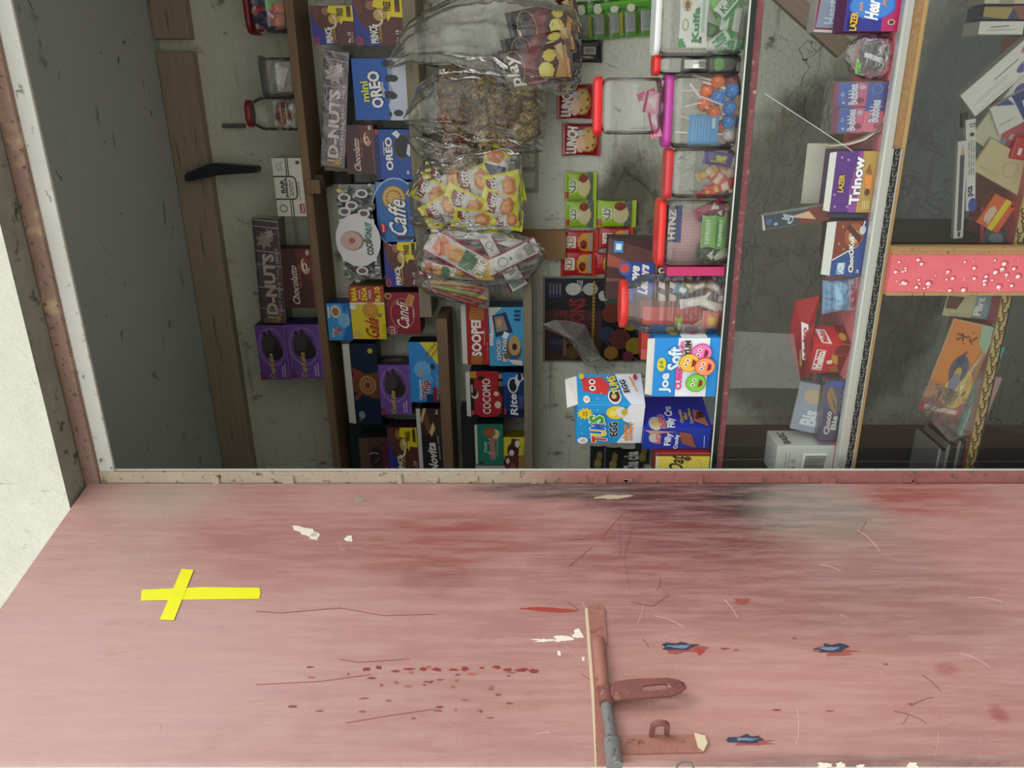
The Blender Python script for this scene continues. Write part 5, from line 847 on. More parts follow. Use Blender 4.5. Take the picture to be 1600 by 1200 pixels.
for i, (x, y, w_, h_, a, c) in enumerate(((1108, 326, 18, 50, -25, '9a2450'), (1120, 330, 12, 30, 20, '7a1c40'), (1104, 396, 24, 36, 15, '20401e'), (1118, 400, 16, 40, -20, 'c8d8c0'), (1128, 404, 14, 36, 8, '9a3060'), (1098, 340, 14, 14, 0, '2a4ab0'))):
    inpk('wrapper', x, y, w_, h_, c, ['maroon', 'dark maroon', 'dark green', 'pale green', 'plum', 'small dark blue'][i]+' sweet wrapper crumpled in the wide red-lidded jar', [('P', [(.1, .2), (.9, .3), (.4, .5)], 'd8d8d0')], ang=a, y=.003*i-.006, T=.012, seed=212+i, crinkle=.5)
inpk('tint_sheet', 1083, 370, 84, 78, 'cfa4a8', 'pale pink sheet added for the tint inside the wide jar', [('R', .05*i, 0, .05*i+.012, 1, 'b88c90') for i in []]+[('L', [(.06*i+.04, .02), (.06*i+.04, .98)], .006, 'b08a8e') for i in range(15)], y=.031, T=.004, cat='paper', seed=220)  # sheet added to give the jar's inside its pinkish tint
inpk('sweet_bar', 1052, 350, 60, 26, '2a2430', 'dark bar pack with white lettering behind the wide jar rim', [('R', 0, .0, 1, .3, '1c3a9a'), tl('HTNZ', .5, .6, .8, .4, 'e0e0e4', bold=.06)], y=.028, seed=221)
for i, (x, y, w_, h_, a, c) in enumerate(((1112, 500, 30, 30, 0, 'e89080'), (1108, 476, 14, 34, 20, 'e8e4dc'), (1084, 472, 16, 44, -10, 'd8d4cc'), (1060, 508, 28, 12, 0, 'b8c830'), (1096, 514, 14, 26, 60, 'dcd0c0'), (1118, 448, 16, 30, 30, 'c8b8b0'), (1092, 446, 14, 34, -20, 'b8a890'), (1124, 518, 20, 14, 0, 'd8c0b4'), (1076, 446, 12, 20, 45, 'a8b858'), (1104, 460, 12, 26, -50, '8a6a5c'), (1066, 452, 18, 24, 20, '7cb0d0'))):
    inpk('loose_sweet', x, y, w_, h_, c, ['round pink and orange', 'white', 'long white', 'lime yellow', 'cream', 'pale', 'beige', 'small cream', 'olive', 'brown', 'sky blue'][i]+' loose sweet in the ribbed jar', [('E', .5, .5, .25, .25, 'e8c040' if i == 0 else 'f0ece4')], ang=a, y=.002*i, T=.014, seed=230+i, crinkle=.3)
# ------------------------------------------------------------------ boxes on the counter
GC = 'snack boxes on the glass counter'
carton('thin_box', (1042, 417, 1128, 431), 'b8225e', 'thin magenta box standing between the wide jar and the ribbed jar', Y=YJ+.012, d=.05, pr=[('R', 0, 0, 1, 1, 'c02c68')], side='a01c50', rest=ZG+.0015)
ll = [('P', [(.3, 0), (.6, 0), (1, 1), (.7, 1)], '5c3a36'), ('P', [(.55, 1), (.75, 1), (.40, .4)], '9c4a3a'), ('P', [(.30, 1), (.36, 1), (.34, .5)], '7c4038'), ('P', [(.05, .52), (.20, .44), (.62, .50), (.64, .72), (.50, .80), (.16, .78)], '2c4a9a'), ('E', .52, .80, .12, .07, '3c60b0'), ('E', .52, .81, .07, .05, 'd8503c'), tl('Love', .40, .70, .34, .10, WH, bold=.06, shear=.3), tl('Letters', .36, .60, .46, .10, WH, bold=.06, shear=.3),
      ('P', [(.0, .34), (.50, .38), (.50, .44), (.0, .42)], 'e8e0d8'), ('P', [(.0, .22), (.50, .26), (.50, .32), (.0, .30)], 'e8e0d8'), ('P', [(.1, .35), (.2, .36), (.24, .44), (.14, .42)], '5a2a28'), ('P', [(.3, .37), (.38, .375), (.42, .44), (.34, .44)], '5a2a28'), ('P', [(.1, .23), (.2, .24), (.24, .31), (.14, .31)], '5a2a28'), ('P', [(.3, .25), (.38, .255), (.42, .32), (.34, .32)], '5a2a28'), ('E', .51, .41, .045, .04, 'e8e0d8'), ('E', .51, .41, .025, .02, '4a2420'), ('E', .51, .29, .045, .04, 'e8e0d8'), ('E', .51, .29, .025, .02, '4a2420'), ('R', .78, .84, .96, .94, '3c8cd0'), ('R', .82, .86, .92, .92, 'd8ecf8'), ('L', [(.05, .46), (.75, .48)], .012, 'b88a30'), ('R', .02, .70, .16, .82, '2c4a9a')]
carton('wafer_box', (948, 376, 1082, 472), '40201f', 'tall brown cocoa roll box with blue and white lettering behind the jars', Y=1.47, d=.045, pr=ll, side='2a1616', rest=ZG+.0015, yaw=0, tilt=.03)
carton('red_carton', (1003, 480, 1082, 562), 'dc4a40', 'plain red carton showing at the side of the ribbed jar', Y=1.42, d=.05, pr=[('R', .0, .0, .2, 1, 'e87068'), tl('HTNZ', .08, .5, .1, .3, WH, bold=.04)], side='a8302a', rest=ZG+.0015)
joe = [('R', 0, 0, 1, .16, '1c8ede'), ('R', 0, .66, 1, 1, '1c8ede'), ('P', [(.55, .66), (1, .66), (1, .60), (.78, .62)], '1c8ede'), ('R', 0, .16, 1, .64, 'e8f0f4'), tl('Joe', .24, .80, .32, .18, 'd0ecfa', out='2a6cb0', ow=.08, bold=.08), tl('Soft', .66, .68, .38, .20, 'd0ecfa', out='2a6cb0', ow=.08, bold=.08), ('E', .56, .88, .12, .07, 'd8d040'), tl('J.S', .56, .88, .12, .06, '5a7a20', bold=.04), tl('CUBES', .32, .60, .38, .09, 'e84a9c', out='a01c60', ow=.04, bold=.05), tl('SUPER', .86, .58, .20, .06, 'e0508c', bold=.04), tl('YUM', .84, .50, .24, .08, '2a2024', out='d8d8d8', ow=.04, bold=.06), ('R', .74, .44, .92, .47, '8a5a40'),
       *[x for (u, v, c, e_) in ((.76, .28, 'f080c0', 'b04088'), (.60, .46, 'f0c040', 'b08010'), (.54, .22, 'f89868', 'c05a30'), (.27, .34, '7ccc48', '3a8a28')) for x in (('E', u, v, .155, .160, e_), ('E', u, v, .143, .148, c), ('E', u-.03, v+.05, .028, .035, WH), ('E', u+.05, v+.03, .028, .035, WH), ('E', u-.03, v+.05, .012, .018, '101010'), ('E', u+.05, v+.03, .012, .018, '101010'), ('P', [(u-.07, v-.03), (u+.07, v-.05), (u+.03, v-.10), (u-.04, v-.09)], '8a1c28'))]]
carton('sweet_box', (1021, 527, 1120, 620), '1c8ede', 'bright blue and white box with four round smiling faces, lid open', Y=YJ, d=.07, pr=joe, side='1878c0', rest=ZG+.0015, flap=.012, rpr=[('R', 0, .2, 1, .6, 'e8f0f4'), ('E', .5, .7, .3, .10, 'e8d040'), ('E', .5, .4, .3, .10, 'd87ab8')], yaw=-3)
fil = [('R', .0, .72, 1, 1, '2238a0'), tl('Filly', .5, .62, .6, .12, 'd8e0f0', bold=.04, out='1a2868', ow=.05), ('E', .6, .84, .26, .08, 'b8b8b4'), tl('BUETO', .6, .78, .6, .07, 'c83c38', out=WH, ow=.06, bold=.04), ('P', [(.1, .2), (.8, .3), (.9, .48), (.3, .42)], '8a5040'), tl('Crunchy', .4, .5, .7, .08, 'd8e0f0', bold=.04), ('L', [(.1, .08), (.7, .1)], .02, 'c8d0e8'), ('P', [(.8, .9), (1, 1), (.9, .5)], 'c09080')]
filr = [('R', 0, 0, 1, 1, '2238b4'), ('E', .16, .82, .20, .10, 'c8c8c4'), ('E', .16, .82, .10, .05, 'e0c060'), tl('BUETO', .22, .72, .40, .09, 'd84840', out=WH, ow=.07, bold=.05), tl('Filly Cru', .34, .58, .62, .14, 'e8ecf8', out='101a60', ow=.05, bold=.05), tl('Chocolate', .36, .42, .40, .05, 'd8c040', bold=.03), tl('Filled', .36, .35, .20, .05, 'd8c040', bold=.03), tl('Cereal Pillows', .36, .28, .46, .05, 'd8c040', bold=.03), ('P', [(.05, .04), (.5, .08), (.56, .22), (.2, .24)], 'a86a50'), ('E', .4, .12, .1, .06, '4a2420'), ('E', .3, .18, .05, .03, '6a3828')]
f0 = carton('snack_box', (1005, 668, 1112, 704), '22389c', 'deep blue filled pillow snack box under the egg box, corner towards the front', Y=YJ+.012, d=.10, pr=fil, rpr=filr, side='22369c', rest=ZG+.0015, yaw=-14, key='fil', group=GC)
egg = [('P', [(0, 0), (1, 0), (1, .22), (.72, .34), (.60, .30), (.5, .16), (.2, .30), (.0, .38)], 'e8ecf0'), tl('TUMS', .42, .66, .80, .24, 'f0d830', out='f4f4f0', ow=.10, bold=.09, rot=5, shear=.2), ('S', .78, .88, .11, .16, 11, 'f0d020'), ('L', [(.72, .90), (.84, .90)], .02, 'a08010'), ('L', [(.72, .86), (.84, .86)], .02, 'a08010'),
       tl('EGG', .38, .44, .36, .11, '1a1c20', out=WH, ow=.07, bold=.08, rot=5), ('E', .82, .42, .17, .15, 'e8d040'), ('E', .84, .35, .13, .08, 'dce0d8'), ('E', .80, .47, .09, .06, 'f0e468'), ('E', .84, .30, .08, .04, 'c8b030'), tl('choco', .30, .26, .44, .07, 'e89030', bold=.05, rot=6), tl('crispy', .34, .18, .48, .07, 'e89030', bold=.05, rot=6), ('E', .10, .90, .09, .08, WH), tl('G', .10, .90, .06, .06, 'b83a38'), *[('S', u, v, .01, .03, 5, '8cd0f0') for u, v in ((.30, .92), (.55, .94), (.14, .72), (.92, .70), (.6, .82), (.2, .8), (.9, .94))]]
eggt = []
cc4 = ['d83a30', 'e8d030', '2468c8', '48a82c']
for i, ch in enumerate('TUMS'): egg.append(tl(ch, .16+.18*i, .65+.02*i, .17, .20, cc4[i], bold=.08, shear=.2, rot=5, out='f4f4f0', ow=.09))
egg = [x for x in egg if not (x[0] == 'T' and x[1] == 'TUMS')]+[]
eggr = [('P', [(0, 0), (1, 0), (1, .40), (.6, .34), (.3, .30), (0, .20)], 'e4e8ee'), ('P', [(.30, .55), (.42, .9), (.85, .92), (.9, .6), (.6, .50)], 'd8403c'), ('E', .52, .76, .09, .05, WH), ('E', .72, .76, .09, .05, WH), ('E', .52, .76, .04, .025, '1a1a1a'), ('E', .72, .76, .04, .025, '1a1a1a'), ('E', .24, .44, .24, .10, WH), ('E', .25, .44, .19, .08, '5a2c24'), ('E', .24, .45, .08, .04, 'e0c080'), ('E', .14, .86, .12, .05, WH), tl('G', .14, .86, .08, .04, 'b83a38'), tl('TUMS', .60, .44, .56, .12, 'e8d040', out='2a6ca8', ow=.08, bold=.07, rot=12), tl('EGG', .55, .28, .4, .08, '1a1c20', out=WH, ow=.05, bold=.07, rot=12), tl('crispy', .62, .14, .5, .05, 'e8a040', bold=.05, rot=14), ('E', .86, .92, .1, .04, 'e0c030'), ('E', .84, .10, .1, .03, 'b83040'), *[('S', u, v, .01, .03, 5, '8cd0f0') for u, v in ((.3, .64), (.12, .7), (.9, .5))]]
carton('egg_box', (901, 625, 1003, 700), '2a9cde', 'large bright blue and white egg sweets box, open-topped, on the deep blue box', Y=YJ+.016, d=.085, pr=egg, rpr=eggr, side='2a9cde', rest=ZG+.0015+(TOPS['fil']-ZG-.0015)+.001, yaw=-20, group=GC, key='egg')
eg = bpy.data.objects['egg_box']; m = MB(); W_ = (pix(950, 625, YJ+.016)-pix(950, 700, YJ+.016)).x; H_ = TOPS['egg']-eg.location.z
m.add([(W_/2, .002, H_-.001), (W_/2, .080, H_-.001), (W_/2-.004, .074, H_+.020), (W_/2-.010, .004, H_+.018)], [(0, 1, 2, 3)], 'dcdcd8'); m.add([(W_/2-.0012, .002, H_-.001), (W_/2-.0012, .080, H_-.001), (W_/2-.0052, .074, H_+.020), (W_/2-.0112, .004, H_+.018)], [(3, 2, 1, 0)], 'dcdcd8'); m.build('flap', eg)
oat = [('P', [(0, .2), (1, .3), (1, 1), (0, 1)], 'dccb58'), ('R', 0, .95, 1, 1, 'd8d0a8'), tl('Oat', .62, .62, .60, .26, '3a3420', bold=.03, shear=.2), ('O', .5, .30, .3, .14, .01, 'a89838'), ('E', .8, .42, .08, .07, '5a4030'), ('R', .90, 0, 1, 1, '7a2020')]
carton('cereal_box', (1024, 708, 1104, 748), 'd8c850', 'yellow oat box half hidden by the door jamb, beside the deep blue box', Y=YJ+.002, d=.05, pr=oat, side='8a1c1c', rest=ZG+.0015, group=GC)
carton('pale_board', (1018, 704, 1030, 760), 'd8d4c0', 'pale card edge standing behind the yellow oat box', Y=YJ+.06, d=.003, rest=ZG+.0015, cat='card')
# ------------------------------------------------------------------ under the counter glass
YK = YC+.020; RM = ZM+.0005
hea = [('P', [(0, 0), (1, 0), (1, .20), (.5, .32), (0, .30)], 'a8285c'), ('E', .62, .52, .34, .44, '2f5cae'), ('E', .62, .52, .31, .41, '3c7ac8'), ('P', [(.88, .0), (1, .0), (1, 1), (.9, 1)], '7a2a80'), tl('Hearts', .62, .52, .62, .24, WH, bold=.04, shear=.2), tl('pure', .6, .72, .2, .08, 'e0a040', shear=.2), tl('Joy', .72, .32, .2, .10, 'd89a40', shear=.3, bold=.03), ('R', .06, .76, .32, .94, '1c1a3a'), tl('LAZER', .24, .84, .44, .12, 'd8b030', bold=.04), ('E', .22, .14, .07, .07, 'c8b8a8'), ('E', .22, .14, .05, .05, '5a3028')]
carton('candy_box', (1322, -16, 1402, 49), '2c2f86', 'dark blue and magenta candy box in the glass case at the top edge', Y=YK, d=.05, pr=hea, side='5a1c50', rest=RM)
carton('candy_box', (1276, -16, 1372, 54), '8a2f4c', 'magenta candy box with a grey front standing behind the dark blue one in the case', Y=1.345, d=.04, pr=[('P', [(.1, .55), (.95, .5), (.95, .95), (.1, .98)], '8a96a8'), tl('Hearts', .5, .75, .6, .2, 'b8c8d8', bold=.03), ('R', 0, 0, .06, 1, 'c8c4c0')], side='c0bcb8', rest=RM+.003, tilt=.04)
def slab(name, cx, cy, W_, H_, Y, d, col, label, cat, group=None, ang=0, pr=(), yaw=0, pitch=0, b=.001, side=None):
    s = scl(cy, Y); W, H = W_*s, H_*s; m = MB(); m.box(-W/2, W/2, 0, d, -H/2, H/2, side or col, b=b); m.add([(-W/2+b, -.0002, -H/2+b), (W/2-b, -.0002, -H/2+b), (W/2-b, -.0002, H/2-b), (-W/2+b, -.0002, H/2-b)], [(0, 1, 2, 3)], col)
    prints(m, pr, W, H, lambda x, y, e: (x-W/2, -e-.0002, y-H/2)); return tag(m.build(name, loc=pix(cx, cy, Y), rot=(math.radians(pitch), math.radians(ang), math.radians(yaw))), label, cat, group)
packet('black_pouch', 1366, 87, 52, 44, YK+.008, '2a2c2e', 'glossy black pouch in crinkled clear film inside the glass case', 'packet', pr=[('P', [(.2, .1), (.4, .2), (.6, .9), (.45, .9)], 'a8acac'), ('E', .62, .4, .18, .14, '5a5e5e'), ('R', .1, .0, .9, .06, '8a8e8e')], T=.022, seed=240, crinkle=.4)
packet('green_pouch', 1344, 106, 26, 14, YK+.012, '58b030', 'small bright green pouch beside the glossy black one', 'packet', T=.010, seed=241, crinkle=.4)
film_bag('clear_bag', [(1322, 72, 92), (1336, 58, 118), (1360, 54, 124), (1382, 58, 122), (1390, 68, 110)], YK+.010, .036, 'crumpled clear film around the black pouch in the case', seed=8, amp=.08, mat=M_FILM2)
gum = [('P', [(0, 0), (1, 0), (1, .42), (.6, .36), (0, .5)], 'e06a9c'), tl('Bubbles', .5, .48, .84, .32, 'e8ecf8', out='2a2a7a', ow=.08, bold=.06, rot=6), ('E', .25, .2, .12, .14, '8a1c40'), ('E', .8, .18, .10, .12, 'c8d0e0'), ('E', .5, .86, .1, .08, '88a8e0'), ('E', .15, .8, .05, .06, 'c8d8f0')]
carton('gum_box', (1352, 128, 1378, 206), '2c5cb8', 'long blue and pink bubble gum box lying under the other two in the case', Y=YK+.004, d=.035, pr=[('R', 0, 0, .42, 1, 'e8809c'), tl('Bubbles', .42, .5, .44, .5, 'e8ecf8', out='2a2a7a', ow=.08, bold=.06), ('O', .86, .5, .09, .26, .012, '88b0e8'), ('E', .12, .3, .05, .16, 'c83c5c')], side='c85a8a', rest=RM, key='gum', group='bubble gum boxes')
for (a, b_, l) in ((129, 166, 'upper right of two small bubble gum boxes standing on the long one'), (168, 207, 'left of two small bubble gum boxes on the long one, nearer the box flap')):
    carton('gum_box', (1310, a, 1351, b_), '3a6ac8', l, Y=YK+.004, d=.03, pr=gum, side='b84a80', rest=TOPS['gum']+.0005, group='bubble gum boxes')
carton('clear_case', (1300, 126, 1380, 210), M_FILM2, 'clear plastic sleeve round the three bubble gum boxes', cat='sleeve', Y=YK+.001, d=.044, rest=RM)
# curling white card under and beside the gum boxes
m = MB(); V = []; cur = [(1287, 226), (1300, 229), (1330, 226), (1352, 219), (1368, 208), (1378, 194), (1386, 176), (1383, 168), (1376, 167)]
for (x, y) in cur:
    for o_ in (.0, .030): V.append(pix(x, y, YK+.001)+Vector((0, o_, 0)))
n_ = len(cur); V2 = [v+Vector((.0012, 0, .0012)) for v in V]
m.add(V+V2, [(2*i, 2*i+1, 2*i+3, 2*i+2) for i in range(n_-1)]+[(2*n_+2*i, 2*n_+2*i+2, 2*n_+2*i+3, 2*n_+2*i+1) for i in range(n_-1)]+[(2*i, 2*i+2, 2*n_+2*i+2, 2*n_+2*i) for i in range(n_-1)], K('c8c0b0', .6), smooth=True); tag(m.build('curled_card'), 'curled strip of off-white card between the gum boxes and the purple box', 'card')
tri = [('R', 0, 0, 1, .36, 'b89448'), ('P', [(0, .36), (1, .36), (1, .46), (.8, .50), (.4, .60), (0, .56)], '8c3a9c'), tl('Trinow', .52, .44, .76, .22, 'f4f0f4', out='4a1860', ow=.08, bold=.08, rot=0), ('R', .36, .74, .62, .88, '2a1640'), tl('LAZER', .48, .81, .28, .12, 'e0b840', bold=.04, shear=.1), ('P', [(.62, .10), (.66, .26), (.80, .18)], '9a4a30'), ('P', [(.34, .08), (.62, .08), (.62, .28), (.40, .22)], 'e08a38'), ('E', .34, .16, .06, .06, '5a2c1c'), *[('E', u, v, .018, .03, 'c08ab8') for u, v in ((.1, .9), (.9, .88), (.86, .72), (.1, .6), (.3, .95))], *[('R', .06, .08+.05*i, .2, .10+.05*i, 'e0d0a0') for i in range(4)]]
o = carton('wafer_box', (1302, 236, 1375, 332), '54207e', 'purple and gold wafer box, lid folded open, in the glass case', Y=YK, d=.055, pr=tri, side='3c1858', rest=RM, flap=.010)
def back_lid(o, x0, y0, x1, y1, Y, c='bcb8a8'):
    p, q = pix(x1, y1, Y), pix(x0, y0, Y); m = MB(); m.box(p.x-o.location.x, q.x-o.location.x, Y-o.location.y, Y-o.location.y+.0012, p.z-o.location.z, q.z-o.location.z, K(c, .7)); m.build('lid', o)
back_lid(o, 1262, 224, 1312, 318, YK+.054)
dcb = [('P', [(0, 0), (1, 0), (1, .3), (0, .5)], '6a2a20'), ('P', [(.2, .2), (.8, .3), (.6, .6)], 'c8a080'), tl('Choc', .5, .62, .7, .12, 'b8c0cc', bold=.04, rot=70), ('E', .5, .9, .2, .05, '3a5a8a'), ('E', .3, .8, .1, .03, '8aa0b8'), ('P', [(0, .96), (1, .98), (1, 1), (0, 1)], 'b8b8b4')]
slab('printed_card', 1243, 340, 24, 104, YK+.012, .016, '2c3848', 'dark printed card slab leaning out between the purple and the red-brown boxes', 'box', ang=-9, pr=dcb, side='8a8c8c')
carton('dark_box', (1296, 333, 1364, 341), '1c2440', 'narrow dark blue box squeezed between the purple and the red-brown boxes', Y=YK+.006, d=.04, rest=RM)
ck = [('P', [(0, 0), (1, 0), (1, .12), (.55, .22), (.3, 1), (0, 1)], '24468e'), ('L', [(1, .12), (.56, .24), (.30, .99)], .02, 'e8ecf0'), ('E', .74, .40, .22, .30, 'a05030'), ('E', .72, .40, .12, .18, 'd8a060'), ('P', [(.6, .2), (.72, .16), (.95, .6), (.86, .66)], '4a2018'), ('E', .84, .16, .08, .10, 'c8ccd0'), tl('ChocOKull', .40, .42, .64, .14, WH, out='1a1030', ow=.06, bold=.05, shear=.1, rot=6), ('R', .05, .56, .26, .84, '5a9ad0'), tl('LAZER', .155, .70, .20, .16, WH, bold=.05), *[('E', u, v, .03, .03, 'c07850') for u, v in ((.9, .8), (.6, .86), (.5, .7))], tl('24', .1, .16, .06, .08, WH)]
carton('candy_box', (1302, 345, 1362, 432), '7a2c1e', 'red-brown and blue chocolate box with a white flap in the glass case', Y=YK, d=.05, pr=ck, side='3a1c2a', rest=RM, flap=.014)
packet('mint_pouch', 1312, 462, 54, 54, YK+.012, '6c8cae', 'pale blue mint pouch between the red-brown box and the red cartons', 'packet', pr=[('R', 0, 0, 1, .3, 'a8a4b8'), tl('O2MINT', .5, .18, .7, .14, 'b84a5a', bold=.04), ('R', 0, .5, 1, .7, '8ab0d0'), ('R', .1, .74, .9, .8, '4a6a90')], T=.030, seed=242, crinkle=.4, ang=-6)
mel = [('P', [(0, 0), (1, 0), (1, .34), (.62, .42), (.55, .2), (0, .16)], '7a2018'), ('P', [(.10, .56), (.82, .62), (.86, .88), (.14, .84)], 'f0ecec'), ('P', [(.13, .60), (.80, .65), (.83, .84), (.17, .80)], 'd02834'), tl('Melto', .48, .72, .60, .20, WH, bold=.05, rot=4), ('P', [(.30, .16), (.62, .26), (.70, .44), (.40, .36)], 'c89040'), ('P', [(.36, .34), (.5, .38), (.46, .52), (.34, .46)], 'e8e0d8'), ('P', [(.05, .05), (.3, .2), (.24, .4), (.06, .3)], 'a86a2c'), ('O', .86, .2, .2, .24, .03, 'b84a40')]
mr_ = [('P', [(.05, .50), (.78, .56), (.82, .82), (.10, .76)], 'f0ecec'), tl('Melto', .44, .66, .58, .16, 'd02834', bold=.05, rot=4), ('P', [(0, 0), (1, 0), (1, .3), (0, .2)], '7a2018'), ('E', .4, .16, .2, .10, 'c89040')]
o = carton('chocolate_box', (1264, 532, 1331, 590), 'cc2030', 'bright red chocolate carton with white banner lettering, opened, in the glass case', Y=YK+.012, d=.05, pr=mel, rpr=mr_, side='cc2030', rest=RM, yaw=-26, key='mel')
m = MB(); P = [(1264, 590, 0), (1268, 532, .0), (1281, 462, .050), (1243, 470, .075), (1232, 528, .055), (1250, 590, .04)]
V = [pix(x, y, YK+q) for x, y, q in P]; n_ = len(V); c0 = sum(V, Vector())/n_+Vector((0, -.006, .004))
m.add(V+[c0], [((i+1) % n_, i, n_) for i in range(n_)], 'b41c2a'); m.add([v+Vector((0, .002, 0)) for v in V]+[c0+Vector((0, .002, 0))], [(i, (i+1) % n_, n_) for i in range(n_)], '8a1620')
fx = (pix(1250, 500, YK+.05)-pix(1250, 572, YK+.03)); ux = fx.normalized(); uz = Vector((0, .25, .97)).normalized(); og = pix(1268, 572, YK+.016)
def onlid(x, y, e): return tuple(og+ux*x+uz*y-Vector((0, .004+e, 0)))
prints(m, [('P', [(.1, .25), (.9, .3), (.95, .85), (.15, .78)], 'e8e4e4'), tl('Melto', .5, .54, .66, .36, 'c02030', bold=.05, rot=3), ('P', [(0, .8), (.4, .85), (.3, 1), (0, 1)], 'a07040')], fx.length, .022, onlid)
tag(m.build('carton_flap'), 'wide red flap folded up above the bright red chocolate carton', 'flap')
cb = [('P', [(.42, .25), (.68, .30), (.92, .70), (.80, .92), (.60, .75)], 'b88048'), ('P', [(.48, .3), (.6, .36), (.78, .7)], '5a3018'), tl('Choco', .30, .66, .38, .30, WH, bold=.06), tl('Bis', .30, .30, .22, .28, WH, bold=.06), *lines(.5, .9, .16, 2, .08, 'c8cce0', .02), ('P', [(.9, 0), (1, .1), (1, .9), (.94, 1)], '3a4a9c')]
carton('biscuit_box', (1286, 595, 1325, 688), '262c72', 'navy biscuit box with white lettering below the bright red carton in the case', Y=YK, d=.05, pr=cb, side='3a4070', rest=RM, wrap=M_FILM2, key='cbis')
slab('wrapped_pack', 1266, 638, 80, 46, YK+.028, .016, '8890a0', 'greyish film-wrapped pack leaning above the navy biscuit box', 'pack', pr=[tl('Bis', .3, .45, .3, .5, 'c0c8d0', bold=.05), ('E', .75, .5, .15, .3, 'b09a80'), ('R', .02, .05, .98, .12, 'b8c0c8')], pitch=-18, ang=6, side='a0a8b0')
bas = [*barcode(.30, .14, .78, .54), ('O', .3, .3, .001, .001, .001, '8a8a88'), ('L', [(.05, .12), (.95, .12), (.95, .6), (.05, .6)], .006, '9a9a96'), *lines(.1, .9, .86, 2, .05, '6a6a68', .012), tl('CE', .62, .74, .12, .06, '4a4a48'), ('P', [(.4, .70), (.48, .70), (.44, .78)], '6a6a68')]
carton('appliance_box', (1212, 697, 1308, 748), 'c4c6c2', 'grey-white printed box with a barcode at the lower end of the glass case', Y=YK, d=.07, pr=bas, side='d0d2ce', rest=RM, rpr=[tl('BASIC', .5, .80, .7, .12, '3a3a3a', bold=.05)])
m = MB(); a, b_ = pix(1252, 607, YC+.0035), pix(1132, 516, YC+.0035); W = b_.x-a.x
P = [(1136, 517), (1240, 522), (1246, 560), (1252, 607), (1180, 606), (1129, 607)]; V = [pix(x, y, YP+.0025) for x, y in P]; m.add(V, [tuple(range(len(V)-1, -1, -1))], M_MILK); tag(m.build('film_sheet'), 'square piece of cloudy film stuck inside the counter front glass', 'plastic film')
# ------------------------------------------------------------------ lower case, right of the post
RL = ZL+.0005; YQ = YC+.026
carton('stationery_box', (1541, -30, 1640, 6), 'c8c0ac', 'cream box at the upper right corner, next to the blue and gold one', Y=YQ, d=.05, pr=[('R', 0, .6, .6, .8, 'a09a88')], rest=RL)
carton('stationery_box', (1537, 9, 1640, 30), '3c4a6c', 'blue and gold slim box between the cream and the notched white boxes', Y=YQ, d=.05, pr=[('P', [(0, .66), (.9, .6), (.9, 1), (.2, 1)], 'a8945c'), ('P', [(0, .3), (1, .45), (1, .62), (0, .5)], '8a5a50'), ('L', [(0, .28), (1, .44)], .06, 'c8c8c4')], rest=RL)
carton('stationery_box', (1530, 33, 1640, 54), 'dcdad4', 'notched white box marked with a black-framed 10 near the upper right corner', Y=YQ, d=.05, pr=[('R', 0, .22, 1, .40, '1c1c1c'), ('R', .08, .235, .92, .385, 'dcdad4'), ('T', '10', .5, .30, .34, .07, '1c1c1c', {'bold': .05, 'rot': 180}), ('L', [(.3, .9), (.4, .5)], .03, '8a9a9a'), ('L', [(.55, .85), (.65, .6)], .05, '4a4a4a')], rest=RL)
wn = [('L', [(.1, .12), (.1, .96)], .01, '8a8884'), ('L', [(.60, .30), (.60, .62)], .03, '6a6a68'), ('E', .26, .26, .16, .13, '5a5c9c'), tl('Softcare', .26, .26, .2, .10, 'c8c8e0', rot=90), tl('Mirrors', .44, .22, .14, .06, '3a3a3a'), ('E', .72, .16, .10, .08, 'c06a6a'), ('L', [(.2, .5), (.2, .85)], .008, 'a8a6a0'), ('L', [(.34, .5), (.34, .9)], .008, 'a8a6a0'), *[('L', [(.40+.03*i, .5), (.40+.03*i, .9)], .006, 'b8b6b0') for i in range(3)]]
slab('white_pack', 1570, 116, 44, 136, YQ-.008, .022, 'd8d6d0', 'large tilted white box with a purple oval, right edge of the picture', 'box', ang=-44, pr=wn, side='b8b6b0')
slab('white_pack', 1606, 128, 34, 80, YQ+.016, .014, 'd4d2cc', 'second white box with a purple oval, just behind the large tilted one', 'box', ang=-60, pr=[('E', .5, .7, .3, .16, '5a5c9c')])
slab('blue_pack', 1588, 172, 46, 70, YQ+.004, .012, 'ccccc8', 'white pack with a dark blue label below the large tilted white box', 'pack', ang=-30, pr=[('P', [(0, 0), (1, 0), (1, .5), (0, .42)], '2a3a7a'), ('R', .3, .1, .7, .34, 'b8c0c8'), ('R', .05, .0, .3, .14, 'd8c040'), ('L', [(.3, .6), (.3, .95)], .02, '8a8a88'), ('P', [(.7, .5), (1, .6), (1, .9)], '3a4a8a')])
slab('folder', 1572, 214, 58, 96, YQ+.010, .006, 'b8b49c', 'greenish beige folder with a dull red half, fanned in the lower case', 'folder', ang=30, pr=[('P', [(0, 0), (1, 0), (1, .5), (.6, .62), (.0, .45)], 'a84a50'), ('E', .3, .50, .16, .05, '6a8a9c'), ('R', .5, .30, .64, .46, 'c8a0a0'), ('R', .6, .72, .92, .92, 'a8a48c')])
slab('folder', 1572, 262, 52, 96, YQ+.002, .006, 'c0b48c', 'tan envelope folder with a cream label under the red one', 'folder', ang=26, pr=[('R', .0, .02, 1, .20, 'ccc49c'), ('R', 0, .0, 1, .06, '1c1a18'), ('O', .5, .42, .22, .12, .02, 'a89c78'), ('E', .84, .12, .14, .08, '5a5c9c'), ('L', [(.2, .6), (.2, .9)], .02, 'a89c78')])
slab('red_case', 1598, 232, 34, 30, YQ-.004, .010, 'b8242e', 'bright red case with a rounded corner at the right edge', 'case', pr=[('R', .2, .5, .5, .7, 'd8d0d0')], ang=8, b=.003)
